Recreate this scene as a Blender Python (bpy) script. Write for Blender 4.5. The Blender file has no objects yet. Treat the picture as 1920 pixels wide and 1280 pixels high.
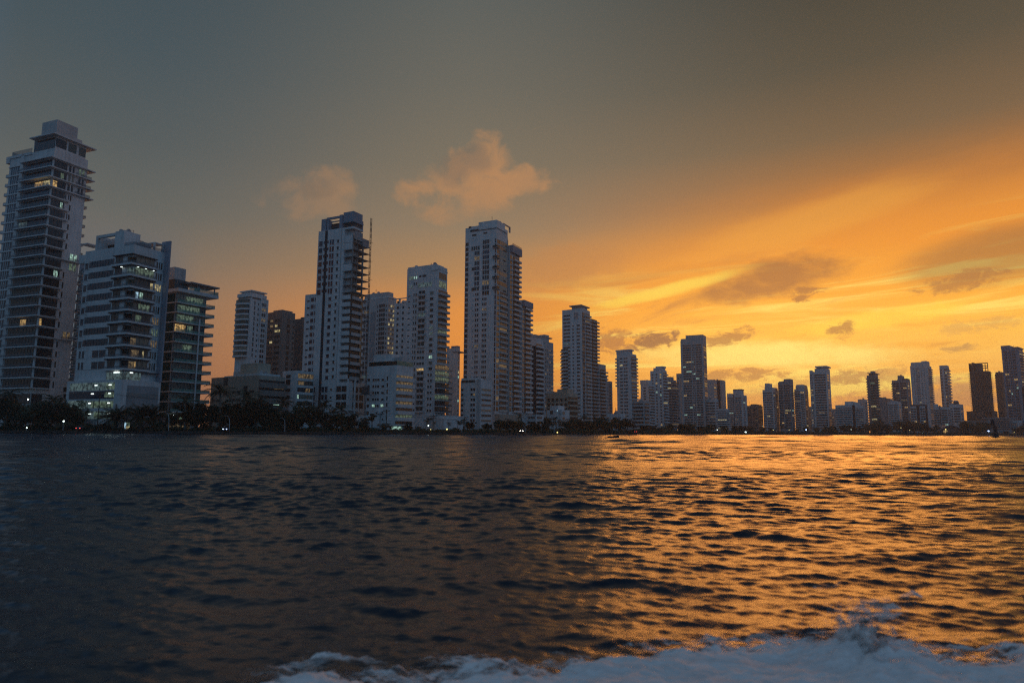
import bpy, math, random
import numpy as np
from mathutils import Matrix, Vector
R_ = math.radians
scene = bpy.context.scene
COL = scene.collection

# ------------------------------------------------------------------ camera
FPX, HOR, ROLL, CAM_H = 1280.0, 809.0, R_(0.3), 1.5
PITCH = math.atan((HOR - 640) / FPX)
CM = Matrix.Rotation(R_(90) + PITCH, 3, 'X') @ Matrix.Rotation(ROLL, 3, 'Z')
cam = bpy.data.cameras.new('camera')
cam.lens, cam.sensor_width = 24.0, 36.0
cam.clip_start, cam.clip_end = 0.1, 30000
cam.dof.use_dof, cam.dof.focus_distance, cam.dof.aperture_fstop = True, 260.0, 1.3
cam_o = bpy.data.objects.new('camera', cam)
cam_o.matrix_world = Matrix.Translation((0, 0, CAM_H)) @ CM.to_4x4()
COL.objects.link(cam_o)
scene.camera = cam_o
vs = scene.view_settings
scene.display_settings.display_device = 'sRGB'
vs.view_transform, vs.look, vs.exposure, vs.gamma = 'Standard', 'None', 0.0, 1.0
vs.use_curve_mapping = False
scene.cycles.max_bounces = 6
scene.cycles.transparent_max_bounces = 12
scene.cycles.use_denoising = False
scene.cycles.pixel_filter_type, scene.cycles.filter_width = 'BLACKMAN_HARRIS', 1.25
scene.cycles.sample_clamp_indirect = 3.0
scene.cycles.use_adaptive_sampling = False

def ray(px, py):
    return CM @ Vector(((px - 960) / FPX, -(py - 640) / FPX, -1.0))
def azel(px, py):
    d = ray(px, py).normalized()
    return math.degrees(math.atan2(d.x, d.y)), math.degrees(math.asin(d.z))
def at(px, py, Y):
    d = ray(px, py)
    return Vector((d.x / d.y * Y, Y, CAM_H + d.z / d.y * Y))
def hx(px, Y):                      # world X of a column near the horizon
    return at(px, HOR + (px - 960) * math.tan(ROLL), Y).x
def lin(c):
    f = lambda v: v / 12.92 if v <= 0.04045 else ((v + 0.055) / 1.055) ** 2.4
    return tuple(f(v / 255.0) for v in c)

# ------------------------------------------------------------------ node helpers
class G:
    nt = None
class S:
    def __init__(self, s): self.s = s
    def __add__(a, b): return M('ADD', a, b)
    __radd__ = __add__
    def __sub__(a, b): return M('SUBTRACT', a, b)
    def __rsub__(a, b): return M('SUBTRACT', b, a)
    def __mul__(a, b): return M('MULTIPLY', a, b)
    __rmul__ = __mul__
    def __truediv__(a, b): return M('DIVIDE', a, b)
def put(inp, v):
    if isinstance(v, S): G.nt.links.new(v.s, inp)
    elif isinstance(v, (tuple, list)) and len(v) == 3 and inp.type == 'RGBA': inp.default_value = (*v, 1)
    else: inp.default_value = v
def M(op, a, b=0.0, clamp=False):
    n = G.nt.nodes.new('ShaderNodeMath'); n.operation = op; n.use_clamp = clamp
    put(n.inputs[0], a); put(n.inputs[1], b)
    return S(n.outputs[0])
def sm(e0, e1, x, lo=0.0, hi=1.0):
    n = G.nt.nodes.new('ShaderNodeMapRange'); n.interpolation_type = 'SMOOTHSTEP'
    if e0 > e1: e0, e1, lo, hi = e1, e0, hi, lo
    for i, v in enumerate((x, e0, e1, lo, hi)): put(n.inputs[i], v)
    return S(n.outputs[0])
def comb(x, y, z=0.0):
    n = G.nt.nodes.new('ShaderNodeCombineXYZ')
    for i, v in enumerate((x, y, z)): put(n.inputs[i], v)
    return S(n.outputs[0])
def noise(vec, scale=1.0, detail=4.0, rough=0.55, dist=0.0):
    n = G.nt.nodes.new('ShaderNodeTexNoise')
    if vec is not None: put(n.inputs['Vector'], vec)
    for k, v in (('Scale', scale), ('Detail', detail), ('Roughness', rough), ('Distortion', dist)): n.inputs[k].default_value = v
    return S(n.outputs['Fac'])
def mixc(f, a, b, op='MIX'):
    n = G.nt.nodes.new('ShaderNodeMixRGB'); n.blend_type = op
    put(n.inputs[0], f); put(n.inputs[1], a); put(n.inputs[2], b)
    return S(n.outputs[0])
def ramp(f, stops):
    n = G.nt.nodes.new('ShaderNodeValToRGB'); put(n.inputs[0], f)
    e = n.color_ramp.elements
    while len(e) < len(stops): e.new(0.5)
    for i, (p, c) in enumerate(stops): e[i].position = p; e[i].color = (*c, 1)
    return S(n.outputs[0])

# ------------------------------------------------------------------ sky
SUN_AZ, SUN_EL = 21.0, 4.0
world = bpy.data.worlds.new('World'); scene.world = world; world.use_nodes = True
G.nt = world.node_tree; G.nt.nodes.clear()
tc = G.nt.nodes.new('ShaderNodeTexCoord')
sp = G.nt.nodes.new('ShaderNodeSeparateXYZ'); G.nt.links.new(tc.outputs['Generated'], sp.inputs[0])
X, Y_, Z = (S(o) for o in sp.outputs)
AZ = M('ARCTAN2', X, Y_) * 57.29578
EL = M('MAXIMUM', M('ARCSINE', Z) * 57.29578, 0.0)
def elramp(stops):
    return ramp(EL / 90.0, [(e / 90.0, lin(c)) for e, c in stops])
skyL = elramp([(0, (166, 108, 76)), (4, (166, 113, 80)), (8, (154, 117, 88)), (12, (128, 112, 95)), (16, (100, 101, 95)), (21, (84, 91, 91)), (27, (70, 83, 88)), (34, (61, 76, 83)), (55, (58, 74, 88)), (90, (86, 100, 122))])
skyC = elramp([(0, (240, 144, 46)), (6, (246, 150, 48)), (10, (234, 148, 60)), (13, (184, 136, 84)), (17, (148, 125, 97)), (22, (124, 113, 94)), (28, (106, 103, 92)), (34, (92, 95, 90)), (55, (66, 78, 86)), (90, (86, 100, 122))])
skyR = elramp([(0, (226, 150, 92)), (2.5, (247, 184, 76)), (5, (255, 230, 116)), (7.5, (255, 226, 92)), (10, (255, 196, 58)), (14, (240, 154, 46)), (18, (176, 114, 54)), (22, (122, 96, 66)), (27, (88, 78, 60)), (34, (66, 62, 50)), (55, (54, 64, 72)), (90, (86, 100, 122))])
skyB = elramp([(0, (70, 102, 132)), (10, (72, 110, 146)), (30, (72, 110, 146)), (60, (76, 98, 122)), (90, (86, 100, 122))])
skyQ = elramp([(0, (206, 150, 100)), (12, (176, 136, 102)), (30, (112, 106, 102)), (60, (82, 92, 108)), (90, (86, 100, 122))])
absaz = M('ABSOLUTE', AZ - 2.0)
base = mixc(sm(-31, -2, AZ), skyL, skyC)
low = sm(20, 9, EL)
base = mixc(sm(-2, 18, AZ) * low + sm(-6, 30, AZ) * (1.0 - low), base, skyR)
base = mixc(sm(40, 82, absaz), base, skyB)
base = mixc(sm(-37, -50, AZ), base, skyB)
base = mixc(sm(-24.5, -29, AZ) * sm(17, 9, EL), base, lin((84, 98, 110)))
base = mixc(sm(40, 52, AZ) * sm(80, 58, AZ), base, skyQ)
warp = noise(comb(AZ * 0.06, EL * 0.12), 1.0, 3.0)
az = AZ + (warp - 0.5) * 5.0
el = EL + (noise(comb(AZ * 0.07, EL * 0.2, 3.7), 1.0, 4.0) - 0.5) * 3.2
tilt = el - AZ * 0.085                            # height above the slanting cloud deck
warmz = sm(-6, 10, AZ) * sm(58, 40, AZ)
# slanting orange glow and the brown shade above it
deck = noise(comb(AZ * 0.035, (EL - AZ * 0.14) * 0.22, 1.3), 1.0, 6.0, 0.55, 0.4)
fan = sm(18.5, 9.0, tilt + (deck - 0.5) * 8.0) * sm(-9, 10, AZ) * sm(60, 40, AZ)
base = mixc(fan * 0.62, base, lin((252, 152, 40)))
# pink lower right / bright strata
strata = noise(comb(AZ * 0.055, (EL - AZ * 0.04) * 0.56, 7.1), 1.0, 7.0, 0.6, 1.0)
strat2 = noise(comb(AZ * 0.08, (EL - AZ * 0.10) * 0.34, 2.2), 1.0, 7.0, 0.58, 0.8)
zone = warmz * sm(0.5, 4, EL) * sm(13.5, 8.5, tilt)
base = mixc(zone * sm(0.50, 0.68, strata) * 0.75, base, lin((255, 230, 112)))
base = mixc(zone * sm(0.50, 0.34, strata) * 0.5, base, lin((240, 158, 46)))
base = mixc(warmz * sm(4.5, 7, EL) * sm(14, 9, tilt) * sm(0.54, 0.70, strat2) * 0.7, base, lin((190, 122, 58)))
fine = noise(comb(AZ * 0.35, EL * 0.7, 5.0), 1.0, 6.0, 0.62)
puff = noise(comb(AZ * 0.80, EL * 1.55, 9.0), 1.0, 10.0, 0.68, 0.6)
def blob(col, px, py, rx, ry, col2, amt, rot=0.0, rag=2.5, soft=0.6, src=None):
    a0, e0 = azel(px, py); a1, _ = azel(px + rx, py); _, e1 = azel(px, py - ry)
    ra, re = abs(a1 - a0), abs(e1 - e0); c, s = math.cos(R_(rot)), math.sin(R_(rot))
    da, de = AZ - a0, EL - e0
    u = (da * c + de * s) / ra; v = (de * c - da * s) / re
    d = u * u + v * v + ((src or puff) - 0.5) * (2 * rag)
    return mixc(sm(1.0, 1.0 - soft * 1.6, d) * amt, col, lin(col2))
# broad soft shades in the glow
base = blob(base, 1900, 470, 330, 70, (146, 100, 56), 0.62, 6, 0.5, 0.62, strat2)
base = blob(base, 1450, 522, 190, 46, (168, 106, 54), 0.85, 9, 0.9, 0.62, fine)
base = blob(base, 1060, 500, 150, 50, (196, 132, 72), 0.5, 8, 1.0, 0.62, fine)
base = blob(base, 1250, 545, 190, 15, (255, 210, 76), 0.85, 12, 0.6, 0.62, fine)
base = blob(base, 1420, 665, 360, 32, (255, 228, 120), 0.8, -2, 0.7, 0.62, fine)
base = blob(base, 1640, 600, 240, 22, (255, 206, 66), 0.7, 6, 0.8, 0.62, fine)
base = blob(base, 1500, 420, 340, 46, (255, 176, 62), 0.35, 11, 0.6, 0.62, strat2)
# small dark scud near the skyline
for a in ((1516, 551, 42, 17, (170, 108, 54), .85, 0), (1222, 638, 62, 20, (150, 98, 58), .95, 9), (1150, 640, 46, 26, (184, 118, 58), .85, 4), (1366, 632, 62, 17, (172, 112, 56), .85, 10),
          (1577, 620, 34, 19, (178, 118, 58), .85, 14), (1806, 526, 112, 20, (172, 112, 56), .7, 8), (1380, 704, 110, 14, (178, 118, 62), .85, 2),
          (1596, 708, 72, 17, (176, 122, 70), .8, 8), (1798, 651, 42, 9, (178, 130, 76), .7, 3), (1664, 706, 40, 22, (188, 132, 74), .6, 12), (1500, 716, 80, 14, (190, 134, 70), .6, 6),
          (1800, 736, 90, 44, (196, 138, 88), .8, 0), (1640, 752, 130, 24, (200, 138, 84), .75, 4), (1830, 610, 110, 16, (214, 158, 78), .6, 5), (1420, 745, 80, 22, (206, 144, 78), .6, 4)):
    base = blob(base, a[0], a[1], a[2], a[3], a[4], a[5], a[6])
# two pink cumulus beside the glow: warm billows with a shaded heart
billow = noise(comb(AZ * 0.38, EL * 0.46, 4.2), 1.0, 8.0, 0.55, 0.3)
shade = noise(comb(AZ * 0.26 + 3.1, EL * 0.30, 1.2), 1.0, 5.0, 0.55)
for parts, core in ((((592, 372, 100, 54, .42), (622, 346, 46, 34, .28)), (590, 352, 54, 26)), (((884, 352, 136, 54, .95), (906, 310, 72, 60, 1.0), (978, 342, 58, 40, .9), (884, 386, 118, 38, .6)), (872, 310, 66, 40))):
    for px, py, rx, ry, am in parts:
        base = blob(base, px, py, rx, ry, (182, 133, 89), am * .78, 4, 1.7, 0.62, billow)
    base = blob(base, core[0], core[1], core[2], core[3], (124, 106, 88), .6, 14, 1.5, 0.62, shade)
nish = G.nt.nodes.new('ShaderNodeTexSky'); nish.sky_type = 'NISHITA'; nish.sun_disc = False
nish.sun_elevation, nish.sun_rotation = R_(SUN_EL), R_(SUN_AZ)
gain = 1.0 + 0.26 * (sm(2, 14, AZ) * sm(60, 42, AZ) * sm(15, 7, EL))
base = mixc(1.0, base, comb(gain, gain, gain), 'MULTIPLY')
sky = mixc(1.0, base, mixc(1.0, S(nish.outputs[0]), (0.006, 0.006, 0.006), 'MULTIPLY'), 'ADD')
bg = G.nt.nodes.new('ShaderNodeBackground'); put(bg.inputs[0], sky); bg.inputs[1].default_value = 1.0
wo = G.nt.nodes.new('ShaderNodeOutputWorld'); G.nt.links.new(bg.outputs[0], wo.inputs[0])
world.cycles.sampling_method = 'MANUAL'; world.cycles.sample_map_resolution = 1024

sun = bpy.data.lights.new('sun', 'SUN'); sun.energy, sun.angle, sun.color = 0.74, R_(30), (1.0, 0.34, 0.07)
sun_o = bpy.data.objects.new('sun', sun); COL.objects.link(sun_o)
sd = Vector((math.sin(R_(SUN_AZ)) * math.cos(R_(SUN_EL)), math.cos(R_(SUN_AZ)) * math.cos(R_(SUN_EL)), math.sin(R_(SUN_EL))))
sun_o.rotation_euler = sd.to_track_quat('Z', 'Y').to_euler()

# ------------------------------------------------------------------ materials
MATS = {}
def new_mat(name):
    m = bpy.data.materials.new(name); m.use_nodes = True
    G.nt = m.node_tree; G.nt.nodes.clear()
    return m
def out(m, shader):
    o = G.nt.nodes.new('ShaderNodeOutputMaterial'); G.nt.links.new(shader, o.inputs[0]); return m
def bsdf(col, rough=0.6, spec=0.4, **kw):
    p = G.nt.nodes.new('ShaderNodeBsdfPrincipled')
    put(p.inputs['Base Color'], col); put(p.inputs['Roughness'], rough); p.inputs['Specular IOR Level'].default_value = spec
    for k, v in kw.items(): put(p.inputs[k.replace('_', ' ')], v)
    return p.outputs[0]
def coords(kind='Object'):
    n = G.nt.nodes.new('ShaderNodeTexCoord'); return S(n.outputs[kind])
def rnd():
    n = G.nt.nodes.new('ShaderNodeObjectInfo'); return S(n.outputs['Random'])
def vscale(v, s):
    n = G.nt.nodes.new('ShaderNodeMapping'); put(n.inputs['Vector'], v); n.inputs['Scale'].default_value = s
    return S(n.outputs[0])
def wall_mat(key, col, rough=0.75, grime=0.16):
    m = new_mat('wall_' + key); c = coords()
    streak = noise(vscale(c, (0.9, 0.9, 0.05)), 1.0, 5.0, 0.6)
    patch = noise(vscale(c, (0.12, 0.12, 0.3)), 1.0, 4.0, 0.6)
    f = sm(0.35, 0.75, streak * 0.6 + patch * 0.4)
    dark = tuple(x * (1 - grime * 2.2) for x in col)
    MATS[key] = out(m, bsdf(mixc(f, col, dark), rough, 0.25))
for k, c in (('white', (.74, .73, .72)), ('offwhite', (.58, .56, .52)), ('grey', (.36, .36, .37)), ('beige', (.45, .38, .31)), ('brown', (.27, .23, .21)),
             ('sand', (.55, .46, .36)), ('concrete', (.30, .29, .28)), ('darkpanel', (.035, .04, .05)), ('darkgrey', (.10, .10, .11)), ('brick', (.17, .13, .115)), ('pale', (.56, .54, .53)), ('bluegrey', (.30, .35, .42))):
    wall_mat(k, c)
def glass_mat(key, c0, c1, rough=0.08):
    m = new_mat('glass_' + key); r = rnd()
    n = noise(vscale(coords(), (0.8, 0.8, 0.35)), 1.0, 3.0, 0.6)
    f = sm(0.45, 0.75, n * 0.55 + r * 0.45)
    MATS[key] = out(m, bsdf(mixc(f, c0, c1), rough, 0.5))
glass_mat('glass', (.010, .014, .020), (.05, .055, .06))
glass_mat('blueglass', (.006, .022, .050), (.015, .045, .085))
glass_mat('greenglass', (.010, .030, .028), (.07, .085, .07))
glass_mat('curtain', (.04, .045, .04), (.24, .23, .18), 0.25)
glass_mat('void', (.010, .010, .011), (.03, .028, .026), 0.5)  # dark panes on solid wall; their colour stands in for shade inside recesses
def rail_mat(key, col, a):
    m = new_mat('rail_' + key)
    MATS[key] = out(m, bsdf(col, 0.06, 0.5, Alpha=a))
rail_mat('greenrail', (.12, .34, .28), 0.55)
rail_mat('clearrail', (.06, .10, .14), 0.40)
def lit_mat(key, col, e):
    m = new_mat('lit_' + key)
    n = noise(vscale(coords(), (1.1, 1.1, 0.7)), 1.0, 3.0, 0.6)
    f = sm(0.36, 0.62, n)
    MATS[key] = out(m, bsdf((.05, .05, .05), 0.2, 0.4, Emission_Color=mixc(f, tuple(x * 0.12 for x in col), col), Emission_Strength=e))
lit_mat('warm', (1.0, .62, .22), .62)
lit_mat('yellow', (1.0, .82, .40), .5)
lit_mat('cool', (.62, 1.0, .82), .6)
lit_mat('paleblue', (.50, .80, 1.0), .75)
lit_mat('dimwarm', (.9, .62, .30), .16)
lit_mat('dimgreen', (.55, .80, .55), .17)
lit_mat('dimcool', (.42, .66, .68), .15)
def plain(key, col, rough=0.6, spec=0.4, **kw):
    m = new_mat(key); n = noise(vscale(coords(), (2, 2, 2)), 1.0, 4.0)
    MATS[key] = out(m, bsdf(mixc(sm(.3, .7, n), tuple(x * .7 for x in col), tuple(x * 1.2 for x in col)), rough, spec, **kw))
plain('tealpanel', (.012, .045, .045), .7, .08); plain('metal', (.22, .22, .23), .45, .5, Metallic=0.6)
plain('darkmetal', (.05, .05, .055), .5, .4)
plain('palemetal', (.5, .5, .5), .5, .4)
plain('roofslate', (.16, .17, .20), .5, .4)
def glow(key, col, e):
    m = new_mat(key); MATS[key] = out(m, bsdf((.8, .8, .8), .3, .4, Emission_Color=col, Emission_Strength=e))
glow('lampwhite', (.80, 1.0, .90), 6.5); glow('lampyellow', (1.0, .78, .25), 3); glow('lampblue', (.35, .55, 1.0), 9)
glow('lampred', (1.0, .06, .03), 2.2); glow('headlight', (1.0, .85, .6), 20); glow('downlight', (.85, 1.0, .95), 2.4)

# ------------------------------------------------------------------ mesh helpers
class MB:
    def __init__(s): s.v, s.f, s.m = [], [], []
    def box(s, x0, x1, y0, y1, z0, z1, m=0):
        if x0 > x1: x0, x1 = x1, x0
        if y0 > y1: y0, y1 = y1, y0
        b = len(s.v)
        s.v += [(x0, y0, z0), (x1, y0, z0), (x1, y1, z0), (x0, y1, z0), (x0, y0, z1), (x1, y0, z1), (x1, y1, z1), (x0, y1, z1)]
        s.f += [(b, b+3, b+2, b+1), (b+4, b+5, b+6, b+7), (b, b+1, b+5, b+4), (b+1, b+2, b+6, b+5), (b+2, b+3, b+7, b+6), (b+3, b, b+4, b+7)]
        s.m += [m] * 6; return s
    def prism(s, pts, z0, z1, m=0, pts2=None):
        b, n = len(s.v), len(pts)
        s.v += [(x, y, z0) for x, y in pts] + [(x, y, z1) for x, y in (pts2 or pts)]
        s.f += [tuple(range(b + n - 1, b - 1, -1)), tuple(range(b + n, b + 2 * n))]
        s.f += [(b + i, b + (i + 1) % n, b + n + (i + 1) % n, b + n + i) for i in range(n)]
        s.m += [m] * (n + 2); return s
    def tube(s, pts, radii, m=0, seg=6):
        rings = []
        for i, p in enumerate(pts):
            p = Vector(p); q = Vector(pts[min(i + 1, len(pts) - 1)]) - Vector(pts[max(i - 1, 0)])
            q.normalize(); a = q.orthogonal().normalized(); c = q.cross(a)
            b = len(s.v); r = radii[i] if isinstance(radii, (list, tuple)) else radii
            s.v += [tuple(p + (a * math.cos(t) + c * math.sin(t)) * r) for t in (k * 2 * math.pi / seg for k in range(seg))]
            rings.append(b)
        for b0, b1 in zip(rings, rings[1:]):
            for k in range(seg):
                s.f.append((b0 + k, b0 + (k + 1) % seg, b1 + (k + 1) % seg, b1 + k)); s.m.append(m)
        s.f.append(tuple(rings[0] + k for k in reversed(range(seg)))); s.m.append(m)
        s.f.append(tuple(rings[-1] + k for k in range(seg))); s.m.append(m)
        return s
    def mesh(s, name, mats):
        me = bpy.data.meshes.new(name); me.from_pydata(s.v, [], s.f)
        for k in mats: me.materials.append(MATS[k])
        me.polygons.foreach_set('material_index', s.m); me.update()
        return me
def link(name, me, parent=None, loc=(0, 0, 0), rz=0.0, label=None, kind=None):
    o = bpy.data.objects.new(name, me); COL.objects.link(o)
    if parent is not None: o.parent = parent
    o.location = loc; o.rotation_euler = (0, 0, rz)
    if label: o['label'] = label
    if kind: o['kind'] = kind
    return o
def thing(name, label, cat, loc, rz=0.0, group=None):
    o = link(name, None, None, loc, rz, label); o['category'] = cat
    if group: o['group'] = group
    return o
GZ = 1.2
LABELS = []

class Bld:
    """a building: corner nearest the water at column xc, one front to the corner's one side (L) and one receding to the other (R)"""
    def __init__(b, name, label, xl, xc, xr, top, Y, th, cat='building', wl=None, wr=None, group=None):
        th = min(th, 79 - azel(xc, top)[0]) if xc > 960 else th
        c = at(xc, top, Y); b.xl, b.xc, b.xr, b.Y, b.th, b.topy = xl, xc, xr, Y, R_(th), top
        ux, uy = math.cos(b.th), math.sin(b.th)
        def hit(px, dx, dy):
            d = ray(px, top); q = d.x / d.y      # X = q*Y on that column
            return (q * c.y - c.x) / (dx - q * dy)
        b.wr = wr if wr else hit(xr, ux, uy)
        b.wl = wl if wl else hit(xl, -uy, ux)
        if not (1 < b.wr < 70 and 1 < b.wl < 90): print('SIZE', label, round(b.wl, 1), round(b.wr, 1))
        b.root = thing(name, label, cat, (c.x, c.y, GZ), b.th, group)
        b.top = c.z - GZ; b.count = {}; b.over = {}; b.cache = {}; b.ad = random.Random(int(xc * 7 + top))
    def z(b, py): return at(b.xc, py, b.Y).z - GZ
    def span(b, face, s0, s1, o0, o1):
        if face == 'L': return (-o1, -o0, b.wl * (1 - s1), b.wl * (1 - s0))
        return (b.wr * s0, b.wr * s1, -o1, -o0)
    def add(b, name, boxes, mats, z=0.0, key=None, label=None, parent=None):
        """boxes: (x0,x1,y0,y1,z0,z1[,slot]) in the building's own frame"""
        n = b.count.get(name, 0)
        if n >= 100 and parent is None:
            b.over.setdefault((name, tuple(mats)), []).extend((*q[:4], q[4] + z, q[5] + z, q[6] if len(q) > 6 else 0) for q in boxes)
            return None
        b.count[name] = n + 1
        k = (name, key, tuple(mats)) if key is not None else None
        me = b.cache.get(k) if k else None
        if me is None:
            mb = MB()
            for q in boxes: mb.box(*q)
            me = mb.mesh(name, mats)
            if k: b.cache[k] = me
        return link(name, me, parent or b.root, (0, 0, z), 0, label)
    def mb(b, name, mb, mats, z=0.0, label=None, parent=None):
        return link(name, mb.mesh(name, mats), parent or b.root, (0, 0, z), 0, label)
    def finish(b):
        done = {}
        for (name, mats), bx in b.over.items(): done.setdefault(name, []).append((mats, bx))
        for name, items in done.items():
            allm = []; mb = MB()
            for mats, bx in items:
                off = len(allm); allm += list(mats)
                for q in bx: mb.box(*q[:6], q[6] + off)
            link(name, mb.mesh(name, allm), b.root, kind='stuff')
        return b
    # ---- pieces
    def body(b, mat='white', z1=None, x=(0, 1), y=(0, 1), z0=-1.0, name='wall', extra=()):
        q = [(b.wr * x[0], b.wr * x[1], b.wl * y[0], b.wl * y[1], z0, b.top if z1 is None else z1)]
        for e in extra: q.append((b.wr * e[0], b.wr * e[1], b.wl * e[2], b.wl * e[3], e[4], e[5]))
        return b.add(name, q, [mat])
    def win(b, face, s0, s1, zs, h, mat='glass', frame='white', lit=0.0, litmats=('warm', 'yellow', 'cool'), mull=1, name='window', force=None, sill=True, fw=0.10, inset=0.0):
        for i, z in enumerate(zs):
            m = mat if isinstance(mat, str) else b.ad.choice(mat)
            if m == 'glass' and b.ad.random() < .2: m = 'curtain'
            if b.ad.random() < lit: m = b.ad.choice(litmats)
            if force and i in force: m = force[i]
            x = b.span(face, s0, s1, -0.05 - inset, 0.05 - inset); q = [(*x, 0, h, 0)]
            w = (b.wl if face == 'L' else b.wr) * (s1 - s0); f = fw / max(w, .01)
            if frame:
                q.append((*b.span(face, s0 - f, s1 + f, -0.05, 0.16), -0.12, 0.0, 1))
                q.append((*b.span(face, s0 - f, s1 + f, -0.05, 0.11), h, h + 0.1, 1))
                for k in range(mull):
                    t = s0 + (s1 - s0) * (k + 1) / (mull + 1)
                    q.append((*b.span(face, t - f * .35, t + f * .35, 0.0, 0.09), 0.0, h, 1))
            b.add(name, q, [m, frame or 'white'], z, (face, s0, s1, h, m, mull))
    def ribbon(b, face, s0, s1, zs, h, mat='glass', lit=0.0, litmats=('warm', 'yellow', 'cool'), frame='white', name='window_band', pitch=3.0, proud=0.05, lits=0.16):
        w = (b.wl if face == 'L' else b.wr) * (s1 - s0); n = max(2, int(w / pitch)); f = 0.07 / max(w, .01) * 3
        for z in zs:
            m = mat if isinstance(mat, str) else b.ad.choice(mat)
            q = [(*b.span(face, s0, s1, -0.05, proud), 0, h, 0), (*b.span(face, s0, s1, -0.05, proud + .12), -.1, 0, 1)]
            for k in range(1, n):
                t = s0 + (s1 - s0) * k / n; q.append((*b.span(face, t - f / 6, t + f / 6, 0, proud + .05), 0, h, 1))
            o = b.add(name, q, [m, frame], z, (face, s0, s1, h, m, n))
            if lit and b.ad.random() < lit:
                lm = b.ad.choice(litmats); k = b.ad.randrange(n); e = min(n, k + b.ad.choice((1, 1, 2)))
                b.add('lit_pane', [(*b.span(face, s0 + (s1 - s0) * k / n, s0 + (s1 - s0) * e / n, proud - .04, proud + .03), h * .1, h * .92, 0)], [lm], 0, None, None, o) if o else None
    def balc(b, face, s0, s1, zs, depth=1.4, para=1.0, mat='white', rail=None, glass='void', fh=3.0, slab=0.25, lit=0.0, litmats=('warm', 'yellow', 'cool'), name='balcony', gfrac=1.0, force=None, ends=True, inset=0.0):
        w = (b.wl if face == 'L' else b.wr) * (s1 - s0); e = 0.14 / max(w, .01)
        for i, z in enumerate(zs):
            g = glass if isinstance(glass, str) else b.ad.choice(glass)
            if b.ad.random() < lit: g = b.ad.choice(litmats)
            if force and i in force: g = force[i]
            q = [(*b.span(face, s0, s1, -0.05, depth), -slab, 0, 0),
                 (*b.span(face, s0, s1, depth - .13, depth), 0, para, 1)]
            if ends:
                q += [(*b.span(face, s0, s0 + e, 0, depth - .13), 0, para, 1), (*b.span(face, s1 - e, s1, 0, depth - .13), 0, para, 1)]
            if g:
                q.append((*b.span(face, s0 + e, s1 - e, -0.05, 0.05), 0.02, (fh - slab - .25) * gfrac, 2))
                n = max(2, int(w / 2.2))
                for k in range(1, n):
                    t = s0 + (s1 - s0) * k / n; q.append((*b.span(face, t - e * .25, t + e * .25, 0, .09), 0.02, (fh - slab - .25) * gfrac, 0))
            b.add(name, q, [mat, rail or mat, g or 'void'], z, (face, s0, s1, g, depth, para))
    def strip(b, face, s0, s1, z0, z1, mat, proud=0.12, name='wall_panel', label=None):
        return b.add(name, [(*b.span(face, s0, s1, -0.05, proud), z0, z1)], [mat], 0, None, label)
    def roof(b, x0, x1, y0, y1, z0, z1, mat='white', name='roof_block'):
        return b.add(name, [(b.wr * x0, b.wr * x1, b.wl * y0, b.wl * y1, z0, z1)], [mat])
    def parapet(b, mat='white', h=1.0, t=0.3, z=None, x=(0, 1), y=(0, 1)):
        z = b.top if z is None else z; X0, X1, Y0, Y1 = b.wr * x[0] - .06, b.wr * x[1] + .06, b.wl * y[0] - .06, b.wl * y[1] + .06
        return b.add('parapet', [(X0, X1, Y0, Y0 + t, z, z + h), (X0, X1, Y1 - t, Y1, z, z + h), (X0, X0 + t, Y0 + t, Y1 - t, z, z + h), (X1 - t, X1, Y0 + t, Y1 - t, z, z + h)], [mat])
    def clutter(b, n=3, z=None, x=(.1, .9), y=(.1, .9), big=1.0):
        """tanks, air units and aerials on the roof"""
        z = b.top if z is None else z; r = b.ad
        for i in range(n):
            cx, cy = b.wr * r.uniform(*x), b.wl * r.uniform(*y); k = i % 3; mb = MB()
            if k == 0:
                a = r.uniform(.7, 1.3) * big; mb.box(cx - a, cx + a, cy - a * .7, cy + a * .7, z, z + r.uniform(.8, 1.5) * big).box(cx - a * .6, cx + a * .6, cy - a * .4, cy + a * .4, z + .6 * big, z + 1.7 * big)
                b.mb('air_unit', mb, ['grey'])
            elif k == 1:
                h = r.uniform(2.0, 4.0) * big; mb.tube([(cx, cy, z), (cx, cy, z + h)], .09 * big, 0, 5)
                for j in range(3): mb.tube([(cx - .6 * big, cy, z + h * (.7 + .12 * j)), (cx + .6 * big, cy, z + h * (.7 + .12 * j))], .05 * big, 0, 4)
                b.mb('aerial', mb, ['darkmetal'])
            else:
                mb.tube([(cx, cy, z), (cx, cy, z + 1.5 * big), (cx, cy, z + 1.8 * big)], [1.0 * big, 1.0 * big, .4 * big], 0, 10)
                b.mb('water_tank', mb, ['pale'])
def floors(z0, z1, n, off=0.0):
    h = (z1 - z0) / n
    return [z0 + i * h + off for i in range(n)]

# ================================================================== near towers
def glaze(b, face, s0, s1, z, h, mat, pitch=1.6, name='glazing', o=0.06, lit=None, frame='darkmetal'):
    w = (b.wl if face == 'L' else b.wr) * (s1 - s0); n = max(2, int(w / pitch)); e = .05 / max(w, .01) * (s1 - s0)
    q = [(*b.span(face, s0, s1, -0.05, o), 0, h, 0)]
    for k in range(n + 1):
        t = s0 + (s1 - s0) * k / n; q.append((*b.span(face, max(s0, t - e), min(s1, t + e), o, o + .07), 0, h, 1))
    p = b.add(name, q, [mat, frame], z, (face, s0, s1, h, mat, n))
    for (a, c, m) in (lit or ()):
        b.add('lit_pane', [(*b.span(face, s0 + (s1 - s0) * a, s0 + (s1 - s0) * c, o - .02, o + .04), h * .04, h * .86)], [m], 0, None, None, p) if p else None

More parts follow.
